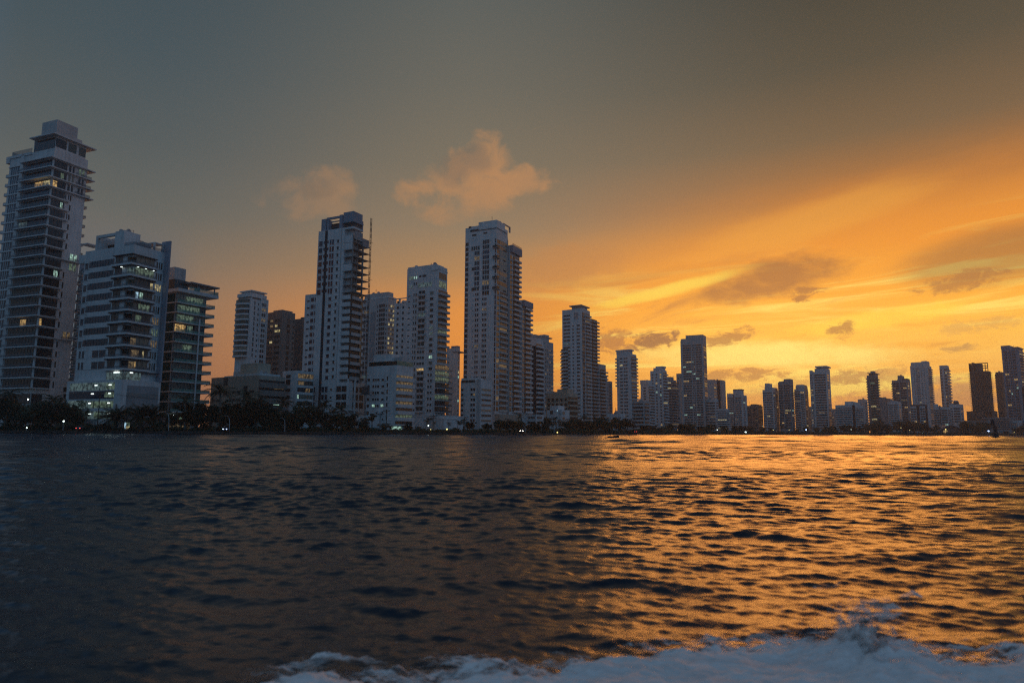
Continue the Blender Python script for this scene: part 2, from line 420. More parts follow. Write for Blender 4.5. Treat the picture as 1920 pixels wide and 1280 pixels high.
# ---- tall white tower at the edge of the frame
b = Bld('apartment_tower', 'tall white tower with dark glass corners, thin slabs and a blank roof cube', 22, 103, 167.5, 277, 265, 68)
b.body('white'); zs = floors(b.z(727), b.z(296), 23); zs.append(b.z(296)); fh = zs[1] - zs[0]
b.strip('L', .27, .335, b.z(735), b.top, 'white', .35, 'pier')
litL = {20: [(.45, .75, 'warm'), (.75, 1, 'yellow')], 6: [(.42, .62, 'warm')], 16: [(0, .3, 'dimcool')], }
litR = {20: [(0, .35, 'warm')], 21: [(.55, .8, 'dimgreen')], 18: [(.72, .9, 'cool')], 11: [(.6, .85, 'cool')], 6: [(0, .14, 'warm')], }
for i, z in enumerate(zs):
    wide = i >= 20; big = i in (13, 5, 20, 21, 22, 23)
    R1 = 1.0 if big else (.52 if i > 5 else .46)
    q = [(*b.span('L', 0, .335, 0, .35), -.62, 0, 0), (-1.9, -.0, -1.3, b.wl * .665, -.32, .12, 0), (0, b.wr * R1 + (1.5 if big else 0), -1.3, 0, -.32, .12, 0),
         (*b.span('L', .335, 1, -.1, .2), -.62, -.32, 0), (*b.span('R', 0, R1, -.1, .2), -.62, -.32, 0)]
    if wide: q.append((b.wr, b.wr + 3, -1.3, b.wl * .3, -.32, .1, 0))
    b.add('floor_slab', q, ['white'], z, ('s', R1, wide))
    if i < 23:
        b.add('balustrade', [(-1.86, -1.78, -1.2, b.wl * .66, .12, 1.15)] + ([(b.wr * .62, b.wr + 1.4, -1.28, -1.2, .12, 1.1)] if big else []), ['clearrail'], z, ('r', big))
        h = fh - .64
        glaze(b, 'L', .36, .97, z, h, ['glass', 'blueglass', 'glass'][i % 3], 1.7, 'glazing', .06, litL.get(i))
        glaze(b, 'R', .03, .47 if i < 16 else .40, z, h, 'glass', 1.5, 'glazing', .06, litR.get(i))
        b.win('L', .05, .235, [z + .1], h - .1, 'blueglass', 'white', 0, mull=3, name='bay_window')
        b.win('L', .25, .265, [z + .6], h - .9, 'glass', None, name='slit_window')
        b.add('end_balcony', [(.2, 4.5, b.wl, b.wl + 2.3, -.3, 0, 0), (.2, .35, b.wl, b.wl + 2.3, 0, .75, 0), (.35, 4.5, b.wl + 2.15, b.wl + 2.3, 0, .75, 0), (.25, .3, b.wl, b.wl + 2.3, .75, 1.1, 1)], ['white', 'clearrail'], z, 'e')
        if wide:
            b.win('R', .46, .62, [z + .35], h - .5, 'glass', 'white', 0, mull=1); b.win('R', .76, .92, [z + .35], h - .5, 'glass', 'white', 0, mull=1, force={0: 'dimgreen' if i == 22 else 'glass'})
        elif i in (13, 12, 5):
            b.win('R', .72, .92, [z + .3], h - .6, 'glass', 'white', 0, mull=1, force={0: {13: 'cool', 12: 'dimgreen', 5: 'dimwarm'}[i]})
        else:
            b.win('R', .56, .60, [z + .5], h - 1.0, 'void', None, name='slit_window')
            if i % 2: b.win('R', .42 if i > 15 else .48, .53, [z + .8], h - 1.2, 'glass', 'white', 0, mull=1)
            b.add('rear_balcony', [(b.wr, b.wr + 2.0, 1.0, 6.0, -.3, 0, 0), (b.wr + 1.85, b.wr + 2.0, 1.0, 6.0, 0, .9, 1), (b.wr, b.wr + 1.85, 1.0, 1.12, 0, .9, 1)], ['white', 'clearrail'], z, 'rb')
# penthouse, roof slab, terrace rail and the blank cube
zt = b.top; zp = b.z(252)
b.add('penthouse', [(0.4, b.wr * .93, .4, b.wl * .50, zt, zp - .4)], ['white'])
b.add('penthouse_glazing', [(.25, .45, .8, b.wl * .48, zt + .4, zp - 1)], ['glass'])
for s0, s1, m in ((.03, .34, 'glass'), (.40, .64, 'dimgreen'), (.72, .92, 'dimgreen')): b.add('penthouse_window', [(b.wr * s0, b.wr * s1, .3, .45, zt + .9, zp - 1.2)], ['glass' if m == 'glass' else 'greenglass'])
b.add('roof_slab', [(-1.8, b.wr + 2.4, -1.4, b.wl * .50, zp - .42, zp + .02)], ['white'])
b.add('roof_cube', [(.6, b.wr * .66, 1.0, b.wl * .37, zp + .05, b.z(222))], ['pale'])
b.add('roof_step', [(b.wr * .66, b.wr * .82, 1.0, b.wl * .3, zp + .05, b.z(252) + 2.2)], ['pale'])
b.add('terrace_rail', [(-.2, -.1, b.wl * .5, b.wl * .96, zt, zt + 2.0), (-.1, b.wr * .4, b.wl * .955, b.wl * .96, zt, zt + 2.0)], ['clearrail'])
b.add('terrace_parapet', [(-.35, .0, b.wl * .5, b.wl + 2.2, zt - .8, zt + .25), (-.3, 3, b.wl, b.wl + 2.2, zt - 2.6, zt - .4)], ['white'])
# base: set back dark lobby, blank white wall with small openings
zb = b.z(732)
b.add('lobby_glazing', [(*b.span('L', .18, .99, -.05, .06), b.z(757), zb - 1.2), (*b.span('R', .01, .30, -.05, .06), b.z(757), zb - 1.2)], ['glass'])
b.add('lobby_canopy', [(*b.span('L', .1, 1.0, 0, .5), b.z(762), b.z(757)), (*b.span('R', .0, .32, 0, .5), b.z(762), b.z(757))], ['white'])
for s, y0, y1 in ((.80, 742, 750), (.88, 722, 731), (.90, 735, 744), (.88, 760, 768)): b.win('R', s, s + .09, [b.z(y1)], b.z(y0) - b.z(y1), 'void', 'white', 0, mull=0)
b.finish()

# ---- white block with blue ribbon glass, corner balconies and a tall fin
b = Bld('apartment_block', 'white apartment block with blue ribbon windows, lit corner balconies and a tall blade fin', 162, 251.5, 312, 458, 255, 66)
zs = floors(b.z(692), b.z(495), 9); zs.append(b.z(495)); fh = zs[1] - zs[0]; zpod = b.z(712)
W, L = b.wr, b.wl
b.add('wall', [(.0, W, 3.2, L, zpod, b.top - 4.6), (2.2, W, .0, 3.2, zpod, b.top - 4.6), (0, W, 0, L, b.top - 4.6, b.top), (0, W * .93, .37 * L, .372 * L, zpod, zpod + .01)], ['white'])
for i, z in enumerate(zs):
    h = fh * .56
    if i >= 2:
        glaze(b, 'L', .11, .625, z + fh * .16, h, 'blueglass', 1.5, 'window_band', .06)
        b.win('L', .02, .085, [z + fh * .05], h, 'blueglass', 'white', 0, mull=0, name='window')
        b.add('side_balcony', [(.5, 5, L, L + 2.2, -.2, .1, 0), (.4, 5, L + 2.1, L + 2.2, .1, 1.1, 1), (.4, .5, L, L + 2.2, .1, 1.1, 1), (.5, 5, L, L + 1.8, fh * .78, fh * .83, 0)], ['white', 'clearrail'], z, 'sb')
    else:
        for s0, s1 in ((.05, .16), (.25, .29), (.33, .60)): b.win('L', s0, s1, [z + fh * .12], h + .3, 'blueglass', 'white', 0, mull=1)
    # corner balcony that wraps from one front to the other
    q = [(-1.6, .1, -1.5, L * .365, -.38, .12, 0), (.1, W * .69, -1.5, .1, -.38, .12, 0), (-1.6, -1.48, -1.5, L * .365, .12, .36, 0), (-1.48, W * .69, -1.5, -1.38, .12, .36, 0),
         (-1.57, -1.52, -1.44, L * .36, .36, 1.25, 1), (-1.52, W * .69, -1.45, -1.41, .36, 1.25, 1), (W * .69 - .12, W * .69, -1.38, 0, .12, 1.2, 1)]
    b.add('balcony', q, ['white', 'clearrail'], z, 'cb')
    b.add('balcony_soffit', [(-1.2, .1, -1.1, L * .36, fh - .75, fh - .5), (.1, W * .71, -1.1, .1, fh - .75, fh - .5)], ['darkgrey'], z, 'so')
    lit = {8: 'cool', 7: None, 6: 'paleblue', 5: 'dimgreen', 1: 'dimwarm', 0: 'yellow'}.get(i)
    # glazing of the recessed corner rooms
    g = 'dimcool' if i == 8 else ['glass', 'curtain'][i % 2]
    p = b.add('glazing', [(2.05, 2.25, .4, 3.0, .1, fh - .8, 0), (.4, W * .62, 3.05, 3.25, .1, fh - .8, 0)] + [(.6 + k * 1.7, .7 + k * 1.7, 2.95, 3.05, .1, fh - .8, 1) for k in range(int((W * .6) / 1.7))], [g, 'palemetal'], z, ('g', g))
    glaze(b, 'L', .66, .80, z + .1, fh - 1.0, 'glass', 1.6, 'glazing')
    glaze(b, 'R', .10, .66, z + .1, fh - .95, ['curtain', 'glass', 'curtain'][i % 3] if i not in (8,) else 'dimgreen', 1.7, 'glazing', .06,
          {6: [(.1, .26, 'paleblue'), (.32, .50, 'cool')], 7: [(.86, 1, 'yellow')], 5: [(.3, .9, 'dimgreen')], 4: [(.2, .5, 'dimgreen')], 2: [(0, .3, 'dimwarm')], 1: [(.7, .78, 'yellow'), (.1, .5, 'dimwarm')], 0: [(.0, .35, 'dimwarm'), (.32, .38, 'warm')]}.get(i))
    b.win('R', .73, .92, [z + fh * .12], h + .2, 'curtain', 'white', 0, mull=2, force={0: {7: 'yellow', 2: 'dimwarm', 3: 'dimgreen', 4: 'dimwarm'}.get(i, 'curtain')})
    if i == 8:
        for s in (.12, .36, .60): b.add('ceiling_light', [(*b.span('R', s, s + .035, .5, .9), fh - .86, fh - .74)], ['downlight'], z)
        b.add('ceiling_light', [(*b.span('L', .80, .83, .5, .9), fh - .86, fh - .74)], ['downlight'], z)
b.add('fin', [(W * .97, W * 1.02, -2.6, 2.0, zpod, b.z(436))], ['bluegrey'])
# rooftop rooms
zr = b.top; z1 = b.z(430)
b.add('roof_frame', [(.0, W * .5, L * .76, L * .80, zr, z1), (.0, W * .08, L * .40, L * .76, z1 - 1.1, z1), (.0, W * .5, L * .22, L * .40, zr, z1 + .4), (W * .3, W * .5, L * .4, L * .76, zr, z1 - .5)], ['white'])
b.add('roof_glazing', [(W * .28, W * .3, L * .42, L * .74, zr, zr + 2.8)], ['glass'])
b.add('roof_room', [(W * .5, W * .66, L * .25, L * .5, zr, z1 - 1.6)], ['sand'])
b.add('roof_gable', [(W * .36, W * .6, L * .05, L * .2, zr, zr + 2.4)], ['grey'])
b.add('terrace_rail', [(.05, .1, .1, L * .2, zr, zr + 1.2), (.1, W * .9, .05, .1, zr, zr + 1.2)], ['clearrail'])
b.add('pergola', [(W * .66, W * .96, L * .02, L * .28, zr + 3.0, zr + 3.4), (W * .66, W * .69, L * .02, L * .05, zr, zr + 3.0), (W * .92, W * .95, L * .02, L * .05, zr, zr + 3.0)], ['white'])
b.add('end_terrace', [(.5, 6, L, L + 4.5, zr - 4.5, zr - 1.0), (.6, .75, L + 4.2, L + 4.4, zr - 1.0, zr + 3.4), (.5, 6, L, L + 4.5, zr + 3.4, zr + 3.8)], ['white'])
b.clutter(4, z1 + .4, (.1, .4), (.24, .38), .7)
# parking podium behind a pale screen
mb = MB(); mb.box(-2.0, W + .5, -2.0, L + 1.0, -1, zpod)
b.mb('podium', mb, ['white'])
zy = [b.z(y) for y in (727, 745, 763, 783)]
for i, z in enumerate(zy):
    zz = z - (0.4 if i else .8)
    b.add('parking_screen', [(-2.08, -1.9, L * .06, L * .97, zz, zz + 2.9)], ['dimcool' if i != 1 else 'blueglass'], 0)
    for (a, c, m) in [((.06, .22, 'dimgreen'), (.30, .52, 'dimcool')), ((.06, .24, 'dimgreen'),), ((.06, .5, 'dimgreen'),), ((.3, .42, 'dimgreen'),)][i]:
        b.add('lit_pane', [(-2.14, -2.0, L * a, L * c, zz + .4, zz + 2.4)], [m])
    for a in ((.12, .40), (.12, .46), (.12, .5), (.1, .48))[i]:
        b.add('strip_light', [(-2.22, -2.1, L * a, L * (a + .05), zz + 1.7, zz + 2.05)], ['downlight'])
b.add('podium_cladding', [(W * .02, W * .97, -2.1, -1.95, b.z(800), b.z(722))], ['grey'])
b.add('podium_band', [(W * .02, W * .97, -2.14, -1.97, b.z(746), b.z(736))], ['concrete'])
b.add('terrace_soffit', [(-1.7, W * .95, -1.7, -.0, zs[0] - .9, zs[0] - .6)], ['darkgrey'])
b.add('terrace_glazing', [(*b.span('L', .66, .97, -.05, .06), zpod + .1, zs[0] - 1.0), (*b.span('R', .05, .5, -.05, .06), zpod + .1, zs[0] - 1.0)], ['dimcool'])
b.add('terrace_light', [(*b.span('L', .82, .93, .3, .5), zs[0] - 1.3, zs[0] - 1.0), (*b.span('R', .16, .24, .3, .5), zs[0] - 1.25, zs[0] - .95)], ['downlight'])
b.finish()

# ---- block with green glass balconies
b = Bld('apartment_block', 'apartment block with green glass balustrades, a rooftop pergola and a white column up its front', 304, 331, 388.5, 541, 285, 62)
W, L = b.wr, b.wl; zs = floors(b.z(771), b.z(566), 11); zs.append(b.z(566)); fh = zs[1] - zs[0]
b.body('grey')
for i, z in enumerate(zs):
    q = [(-.3, W, -1.7, .1, -.34, .1, 0), (-.3, .1, .1, L, -.34, .1, 0), (W, W + 3.4, -1.7, 6.0, -.34, .1, 0)]
    b.add('floor_slab', q, ['white'], z, 's')
    b.add('balustrade', [(-.2, W + 3.3, -1.66, -1.6, .1, 1.15), (W + 3.3, W + 3.36, -1.66, 6.0, .1, 1.15)], ['greenrail'], z, 'r')
    glaze(b, 'R', .02, .98, z + .1, fh - .45, ['greenglass', 'curtain', 'greenglass', 'glass', 'curtain'][i % 5], 1.5, 'glazing', .06,
          {8: [(0, .35, 'warm'), (.42, .60, 'dimgreen')], 10: [(.05, .8, 'dimgreen')], 9: [(.05, .6, 'dimgreen')], 11: [(.3, .9, 'dimgreen')], 6: [(.3, .6, 'dimgreen')]}.get(i))
    b.add('side_panel', [(*b.span('L', .05, .95, -.05, .06), .1, fh - .35)], ['tealpanel'], z, 'sp')
    b.add('end_glazing', [(W - .05, W + .06, .3, 5.8, .1, fh - .4)], ['curtain' if i % 3 else 'dimgreen'], z, ('eg', i % 3 == 0))
b.add('column', [(W * .70, W * .74, -2.05, -1.72, b.z(795), b.z(592))], ['white'])
b.add('terrace_rail', [(W * .3, W + 4.4, -2.1, -2.04, b.top + .1, b.top + 1.6), (W + 4.34, W + 4.4, -2.1, 6, b.top + .1, b.top + 1.6)], ['greenrail'])
b.add('roof_slab', [(-.6, W + 4.5, -2.2, L, b.top - 1.3, b.top + .1)], ['white'])
b.add('penthouse', [(W * .0, W * .45, 1.5, L, b.top + .1, b.z(522))], ['glass'])
b.add('roof_block', [(W * .0, W * .36, 2.0, L, b.z(522), b.z(499))], ['pale'])
b.add('pergola', [(W * .34, W + 4.6, -2.6, 7.0, b.z(527), b.z(525) + .1), (W + 2.4, W + 2.8, -1.8, -1.4, b.top, b.z(527)), (W * .62, W * .72, -.9, 1.0, b.top, b.z(527))], ['grey'])
b.add('lobby_glazing', [(*b.span('R', .05, .72, -.05, .3), b.z(789), b.z(776))], ['dimgreen'])
b.add('lobby_light', [(*b.span('R', s, s + .04, .35, .5), b.z(778), b.z(776.5)) for s in (.12, .52)], ['downlight'])
b.add('entrance_glazing', [(*b.span('R', .0, .62, .0, 2.0), b.z(806), b.z(793))], ['dimwarm'])
b.finish()

# ---- slim white block glimpsed between the two
b = Bld('apartment_block', 'slim pale block with small balconies glimpsed in the narrow gap', 150, 158, 166, 488, 330, 60)
b.body('bluegrey')
b.balc('L', .0, 1.0, floors(b.z(770), b.z(500), 16), 1.6, .8, 'white', 'clearrail', 'glass', 3.4)
b.finish()

# ---- rounded white tower
b = Bld('apartment_tower', 'slender white tower with rounded balconies stacked up one end', 447, 471, 503, 556, 430, 60)
W, L = b.wr, b.wl; b.body('white'); zs = floors(b.z(668), b.z(560), 11); fh = zs[1] - zs[0]
zs = [zs[0] - 2 * fh, zs[0] - fh] + zs
arc = [(-.9 - 2.6 * math.sin(math.pi * k / 10) ** .6, L * (.08 + 1.0 * k / 10)) for k in range(11)]
arci = [(x * .88, L * .5 + (y - L * .5) * .95) for x, y in arc]
for i, z in enumerate(zs[2:]):
    mb = MB(); mb.prism([(.1, arc[0][1])] + arc + [(.1, arc[-1][1])], -.3, .75, 0); b.mb('balcony', mb, ['white'], z)
    mb = MB(); mb.prism([(.1, arci[0][1])] + arci + [(.1, arci[-1][1])], .75, fh - .3, 0); b.mb('bay_glazing', mb, [['greenglass', 'curtain', 'glass'][i % 3]], z)
b.win('R', .20, .27, zs[2:], fh * .7, 'glass', None, .0, mull=0); b.win('R', .42, .48, zs, fh * .45, 'void', None, name='slit_window')
b.win('R', .66, .88, zs, fh * .6, ['glass', 'curtain', 'glass'], 'white', .12, ('dimwarm', 'dimcool', 'yellow'), 1)
b.strip('R', .56, .62, b.z(760), b.top, 'white', .6, 'rib'); b.strip('R', .92, 1.0, b.z(760), b.top, 'white', .6, 'rib')
b.roof(-.10, .9, -.02, .95, b.top, b.z(549), 'white', 'crown'); b.roof(0.1, .85, .1, .9, b.z(549), b.z(545), 'pale', 'crown'); b.roof(0.02, .95, .02, .95, b.z(545), b.z(543), 'white', 'roof_slab')
b.ribbon('R', .08, .6, [b.z(559)], 1.3, 'void')
b.finish()

# ---- brown tower and its darker neighbour
b = Bld('apartment_tower', 'brown masonry tower with a blank side rising behind the low beige offices', 502, 529, 554, 583, 445, 58)
b.body('brown'); zs = floors(b.z(745), b.z(592), 15); fh = zs[1] - zs[0]
b.ribbon('L', .05, .42, zs, fh * .5, 'void', .05, ('dimwarm', 'yellow'), 'brown'); b.ribbon('L', .56, .92, zs, fh * .5, 'void', .05, ('dimwarm', 'yellow'), 'brown')
b.win('R', .42, .64, zs, fh * .62, ['void', 'brick'], 'brown', 0.0, mull=0); b.win('R', .86, .97, zs, fh * .5, ['greenglass', 'void'], 'brown', .1, ('yellow', 'dimwarm'), 0)
b.strip('R', 0.0, .10, 0, b.top + .9, 'brown', .3, 'pier'); b.roof(.1, .9, .1, .7, b.top, b.top + 1.2, 'brown'); b.finish()
b = Bld('apartment_tower', 'dark stepped tower squeezed between the brown tower and the scaffold tower', 553, 566, 580, 597, 470, 58)
b.body('brick'); zs = floors(b.z(750), b.z(610), 13); fh = zs[1] - zs[0]
b.win('L', .15, .45, zs, fh * .5, 'void', 'brown', 0, mull=0); b.win('L', .6, .9, zs, fh * .5, 'void', 'brown', 0, mull=0); b.win('R', .1, .4, zs, fh * .5, 'void', 'brown', .06, mull=0); b.win('R', .55, .85, zs, fh * .5, 'void', 'brown', 0, mull=0)
b.roof(.4, 1, .0, .6, b.top, b.top + 1.5, 'brick'); b.finish()

# ---- low beige office
b = Bld('office_block', 'low beige office building with brown striped balconies at its sunset side', 397, 486, 535, 703, 300, 58)
b.body('beige'); zs = floors(b.z(778), b.z(708), 4); fh = zs[1] - zs[0]; zz = [b.z(y) for y in (725, 740, 755, 770)]
for k, z in enumerate(zz):
    b.balc('R', .0, 1.0, [z], 1.5, 2.1, 'brown', None, 'void', 3.8, .3)
    if k: b.win('L', .47, .64, [z + 1], 1.2, 'void', 'beige', 0, mull=1); b.win('L', .82, .92, [z + 1], 1.2, 'void', 'beige', 0, mull=0); b.win('L', .06, .20, [z + 1], 1.2, 'void', 'beige', 0, mull=1)
b.win('L', .27, .36, [b.z(720)], b.z(704.5) - b.z(720), 'void', 'beige', 0, mull=0); b.win('L', .70, .78, [b.z(752)], b.z(722) - b.z(752), 'void', 'beige', 0, mull=0); b.win('L', .27, .36, [b.z(740)], 2.5, 'brick', 'beige', 0, mull=0)
b.add('lit_window', [(*b.span('R', .58, .8, .0, .2), b.z(758), b.z(755.5))], ['cool']); b.add('lit_window', [(*b.span('R', .05, .11, .0, .2), b.z(757), b.z(753))], ['warm']); b.add('lit_window', [(*b.span('R', .6, .95, .0, .2), b.z(727), b.z(724))], ['dimwarm'])
b.roof(.0, .8, .0, .45, b.top, b.z(699), 'white', 'roof_slab'); b.roof(.2, .7, .15, .5, b.z(699), b.z(678), 'sand', 'roof_room'); b.roof(.3, .9, .3, .9, b.top, b.z(699), 'white'); b.roof(.5, .9, .56, .82, b.top, b.z(690), 'pale', 'roof_room')
b.clutter(3, b.z(699), (.1, .7), (.0, .1), .7); b.clutter(3, b.z(690), (.5, .9), (.57, .8), .6); b.finish()
b = Bld('apartment_block', 'small white block with lit strip windows standing next to the beige offices', 530, 558, 589, 698, 312, 58)
b.body('white'); zz = [b.z(y) for y in (708, 721, 734, 747, 760)]
for i, z in enumerate(zz):
    glaze(b, 'R', .03, .96, z, 2.0, ['dimwarm', 'curtain', 'glass', 'curtain', 'glass'][i], 1.5, 'window_band', .06, [[(.1, .9, 'dimwarm')], [(.05, .4, 'dimwarm')], [(.5, .8, 'dimwarm')], [(0, .1, 'cool')], None][i])
    b.win('L', .25, .55, [z], 1.6 if i != 1 else 2.6, 'void', 'white', 0, mull=0)
b.parapet('white', .9); b.clutter(3, None, (.2, .8), (.2, .8), .7); b.finish()

# ---- tower still under construction
b = Bld('unfinished_tower', 'unfinished white tower with open floor edges down one side and dark square windows', 598, 663, 684.6, 424, 318, 64, 'tower')
W, L = b.wr, b.wl; zs = floors(b.z(710), b.z(440), 20); fh = zs[1] - zs[0]
zu = [z for z in zs if z > b.z(548)]; zl = [z for z in zs if z <= b.z(548)]
sp_ = lambda x: (x - 598) / 65.0
b.add('wall', [(.0, 5.0, L * .24, L, -1, b.top), (W * .25, W * .75, L * .1, L * .24, -1, b.top), (0, 5, 0, L * .24, -1, b.z(716)), (5, W * 1.5, .4, L * .3, -1, b.z(716)), (0, W * .85, 0, L * .24, b.top - 1.0, b.top), (5, W, L * .3, L, -1, b.top - 1), (W, W + 2.2, .6, L * .3, b.z(716), b.z(556))], ['white'])
b.add('wall_infill', [(.02, .4, .3, L * .24, z, z + fh - .05) for i, z in enumerate(zu) if i in (3, 6, 7, 8)] + [(.02, .3, .4, L * .24, z, z + fh * .55) for z in zl], ['white'])
wing = [(0.6, W * .8, L, L * 1.34, -1, b.z(543))]
b.add('wing', wing, ['white'])
ZF = list(zs)
b.win('L', sp_(600), sp_(606.5), zu, fh * .72, 'blueglass', 'white', 0, mull=0, fw=.06); b.win('L', sp_(620), sp_(628), zu, fh * .74, 'blueglass', 'white', 0, mull=1, fw=.06)
b.strip('L', sp_(611), sp_(615.5), b.z(790), b.top - .2, 'darkpanel', .10, 'dark_strip'); b.win('L', sp_(608.5), sp_(618), [z + .9 for z in zu], fh * .42, 'blueglass', None, 0, name='window')
b.win('L', sp_(622), sp_(627), zl, fh * .5, 'blueglass', 'white', 0, mull=0, fw=.06); b.win('L', sp_(634), sp_(637), [z + .5 for z in zs], fh * .45, 'void', 'white', 0, mull=0, fw=.04)
b.strip('L', sp_(641.5), sp_(642), b.z(715), b.top, 'concrete', .07, 'joint')
for z in zl:
    for x0, x1, h in ((-.27, -.20, .22), (-.16, -.08, .5), (-.05, .03, .5)):
        w = MB(); y0, y1 = L * (1 - x0), L * (1 - x1)
        if y1 < L: y1 = L + .1
        b.add('wing_window', [(.5, .66, y0, y1, 0, fh * h * 1.05, 0), (.4, .6, y0, y1, -.12, 0, 1)], ['blueglass', 'white'], z + .6, (x0, 'ww'))
for i, z in enumerate(zs):                    # exposed floor plates
    up = z in zu
    b.add('floor_slab', [(.0, W, -.6, L * .27, -.3, 0), (W, W + 3.2, -.8 if up else .4, L * .3, -.3, 0)], ['concrete'], z, ('fs', up))
    if up:
        b.add('parapet', [(.3, W * .82, -.75, -.5, 0, .45)], ['concrete'], z, 'pu')
        b.add('column', [(.1, .6, .0, .5, 0, fh - .3), (W * .86, W * .86 + .6, -.2, .5, 0, fh - .3), (W * .45, W * .45 + .5, .4, .9, 0, fh - .3)], ['concrete'], z, 'co')
        if i % 3 == 1: b.add('opening_block', [(W * .1, W * .4, 1.2, 1.4, 0, fh * .7)], ['brick'], z, 'ob')
    else:
        b.add('balcony', [(-.1, W * .80, -1.1, -.9, -.35, 1.15, 0), (W * .8, W * .98, -.35, -.2, -.3, fh - .4, 2), (.1, W * .7, -.1, .05, 1.2, fh - .6, 1), (W, W + 2.4, -.4, -.2, 0, .9, 3)], ['pale', 'void', 'greenglass', 'brick'], z, 'bl')
# lower three tall storeys on columns
for y in (722, 737, 752):
    z = b.z(y + 12); b.win('L', sp_(597), sp_(604), [z], 2.6, 'blueglass', 'white', 0, mull=1); b.win('L', sp_(616), sp_(627), [z], 2.6, 'blueglass', 'white', 0, mull=1)
    b.win('L', sp_(643), sp_(661), [z], 2.7, 'void', 'white', 0, mull=1); b.win('R', .45, .9, [z], 2.6, 'void', 'white', 0, mull=0, inset=-.0); b.add('window', [(W * .5, W * .85, .3, .45, z, z + 2.6), (W * 1.05, W * 1.4, .3, .45, z, z + 2.6)], ['void'])
    b.win('L', sp_(632), sp_(635), [z + .7], 1.0, 'void', 'white', 0, mull=0)
b.add('column', [(-.9, -.4, -.9, -.4, -1, zs[0]), (W * .42, W * .52, -1.2, -.7, -1, zs[0]), (W * .1, W * .4, .2, .6, b.z(790), zs[0])], ['white'])
b.add('base_slab', [(-1.2, W, -1.3, L * .4, b.z(770), b.z(768)), (-1.1, 0, L * .42, L * .9, b.z(772), b.z(765))], ['white'])
# crown
zc = b.top
b.add('crown', [(.3, W * .55, L * .80, L * .94, zc, b.z(401)), (.3, 1.5, L * .72, L * .77, zc, b.z(404)), (.3, 2.2, L * .34, L * .42, zc, b.z(398)), (W * .1, W * .9, L * .0 + 1, L * .33, zc + 3.5, b.z(394)), (W * .05, W * .95, .6, L * .40, zc + 2.6, zc + 3.4), (.6, 1.4, L * .4, L * .8, b.z(403), b.z(399)), (W * .9, W * 1.05, 1.5, L * .3, zc, zc + 5.0)], ['bluegrey'])
b.add('crown_wall', [(W * .5, W * .6, L * .36, L * .82, zc, zc + 4.5), (W * .25, W * .9, 1.2, L * .33, zc, zc + 2.6)], ['darkgrey'])
b.add('roof_beam', [(2.0, 2.5, L * .42, L * .72, zc + 4.4, zc + 4.9), (1.2, W * .6, L * .30, L * .32, zc + 3.4, zc + 4.2)], ['pale'])
b.add('top_balcony', [(W * .05, W * .7, -.9, -.6, b.z(448), b.z(432)), (W * .75, W + 2.4, -.9, L * .2, b.z(456), b.z(441))], ['grey'])
b.finish()
# construction hoist mast standing beside it
hp = at(688.5, 640, 316); h0, h1 = 0.0, at(694, 409, 316).z - GZ
t = thing('hoist_mast', 'dark lattice hoist mast standing beside the unfinished white tower', 'mast', (hp.x, hp.y, GZ), R_(30))
mb = MB(); a = .30
for sx in (-a, a):
    for sy in (-a, a): mb.tube([(sx, sy, h0), (sx, sy, h1)], .07, 0, 4)
k = 0; z = h0
while z < h1 - 1.5:
    for p, q in (((-a, -a), (a, -a)), ((a, -a), (a, a)), ((a, a), (-a, a)), ((-a, a), (-a, -a))):
        mb.tube([(*p, z), (*q, z + (1.5 if k % 2 else 0))], .06, 0, 3); mb.tube([(*p, z + 1.5), (*q, z + 1.5)], .07, 0, 3)
    z += 1.5; k += 1
link('lattice', mb.mesh('lattice', ['brick']), t)
for z in np.arange(8, h1 - 6, 9.0):
    mb = MB(); mb.tube([(-a, 0, z), (-3.4, .4, z)], .1, 0, 4).tube([(a, 0, z), (1.3, 0, z)], .08, 0, 4); link('wall_tie', mb.mesh('wall_tie', ['darkmetal']), t)
mb = MB(); mb.box(-1.4, 1.4, -1.4, 1.4, h0 + 17, h0 + 20.5); link('lift_cage', mb.mesh('lift_cage', ['darkmetal']), t)

# ================================================================== middle towers
b = Bld('apartment_tower', 'pale grey tower with dark bay windows behind the lattice hoist mast', 683, 728, 741.5, 557, 450, 60)
W, L = b.wr, b.wl; b.body('pale'); zs = floors(b.z(680), b.z(566), 13); fh = zs[1] - zs[0]; zz = [zs[0] - 3 * fh, zs[0] - 2 * fh, zs[0] - fh] + zs
b.win('L', .02, .20, zz, fh * .55, ['glass', 'void', 'blueglass'], 'white', .12, ('dimwarm', 'yellow', 'dimcool'), 1)
b.strip('L', .30, .50, b.z(700), b.z(582), 'grey', .35, 'bay'); b.win('L', .64, .88, zz, fh * .66, 'void', 'grey', .05, ('dimwarm',), 2); b.win('L', .56, .60, zz, fh * .4, 'void', None, name='slit_window')
b.win('L', .92, .96, zz, fh * .4, 'void', None, name='slit_window')
for k in range(3): b.win('R', .08 + .3 * k, .3 + .3 * k, zz, fh * .5, ['curtain', 'glass'], 'white', .45, ('dimwarm', 'dimwarm', 'yellow'), 0)
b.roof(0, .7, 0, .98, b.top, b.z(547), 'pale', 'crown'); b.roof(-.02, 1.02, -.02, 1.02, b.top - .3, b.top + .6, 'white', 'roof_slab'); b.clutter(3, b.z(547), (.1, .6), (.1, .9)); b.finish()

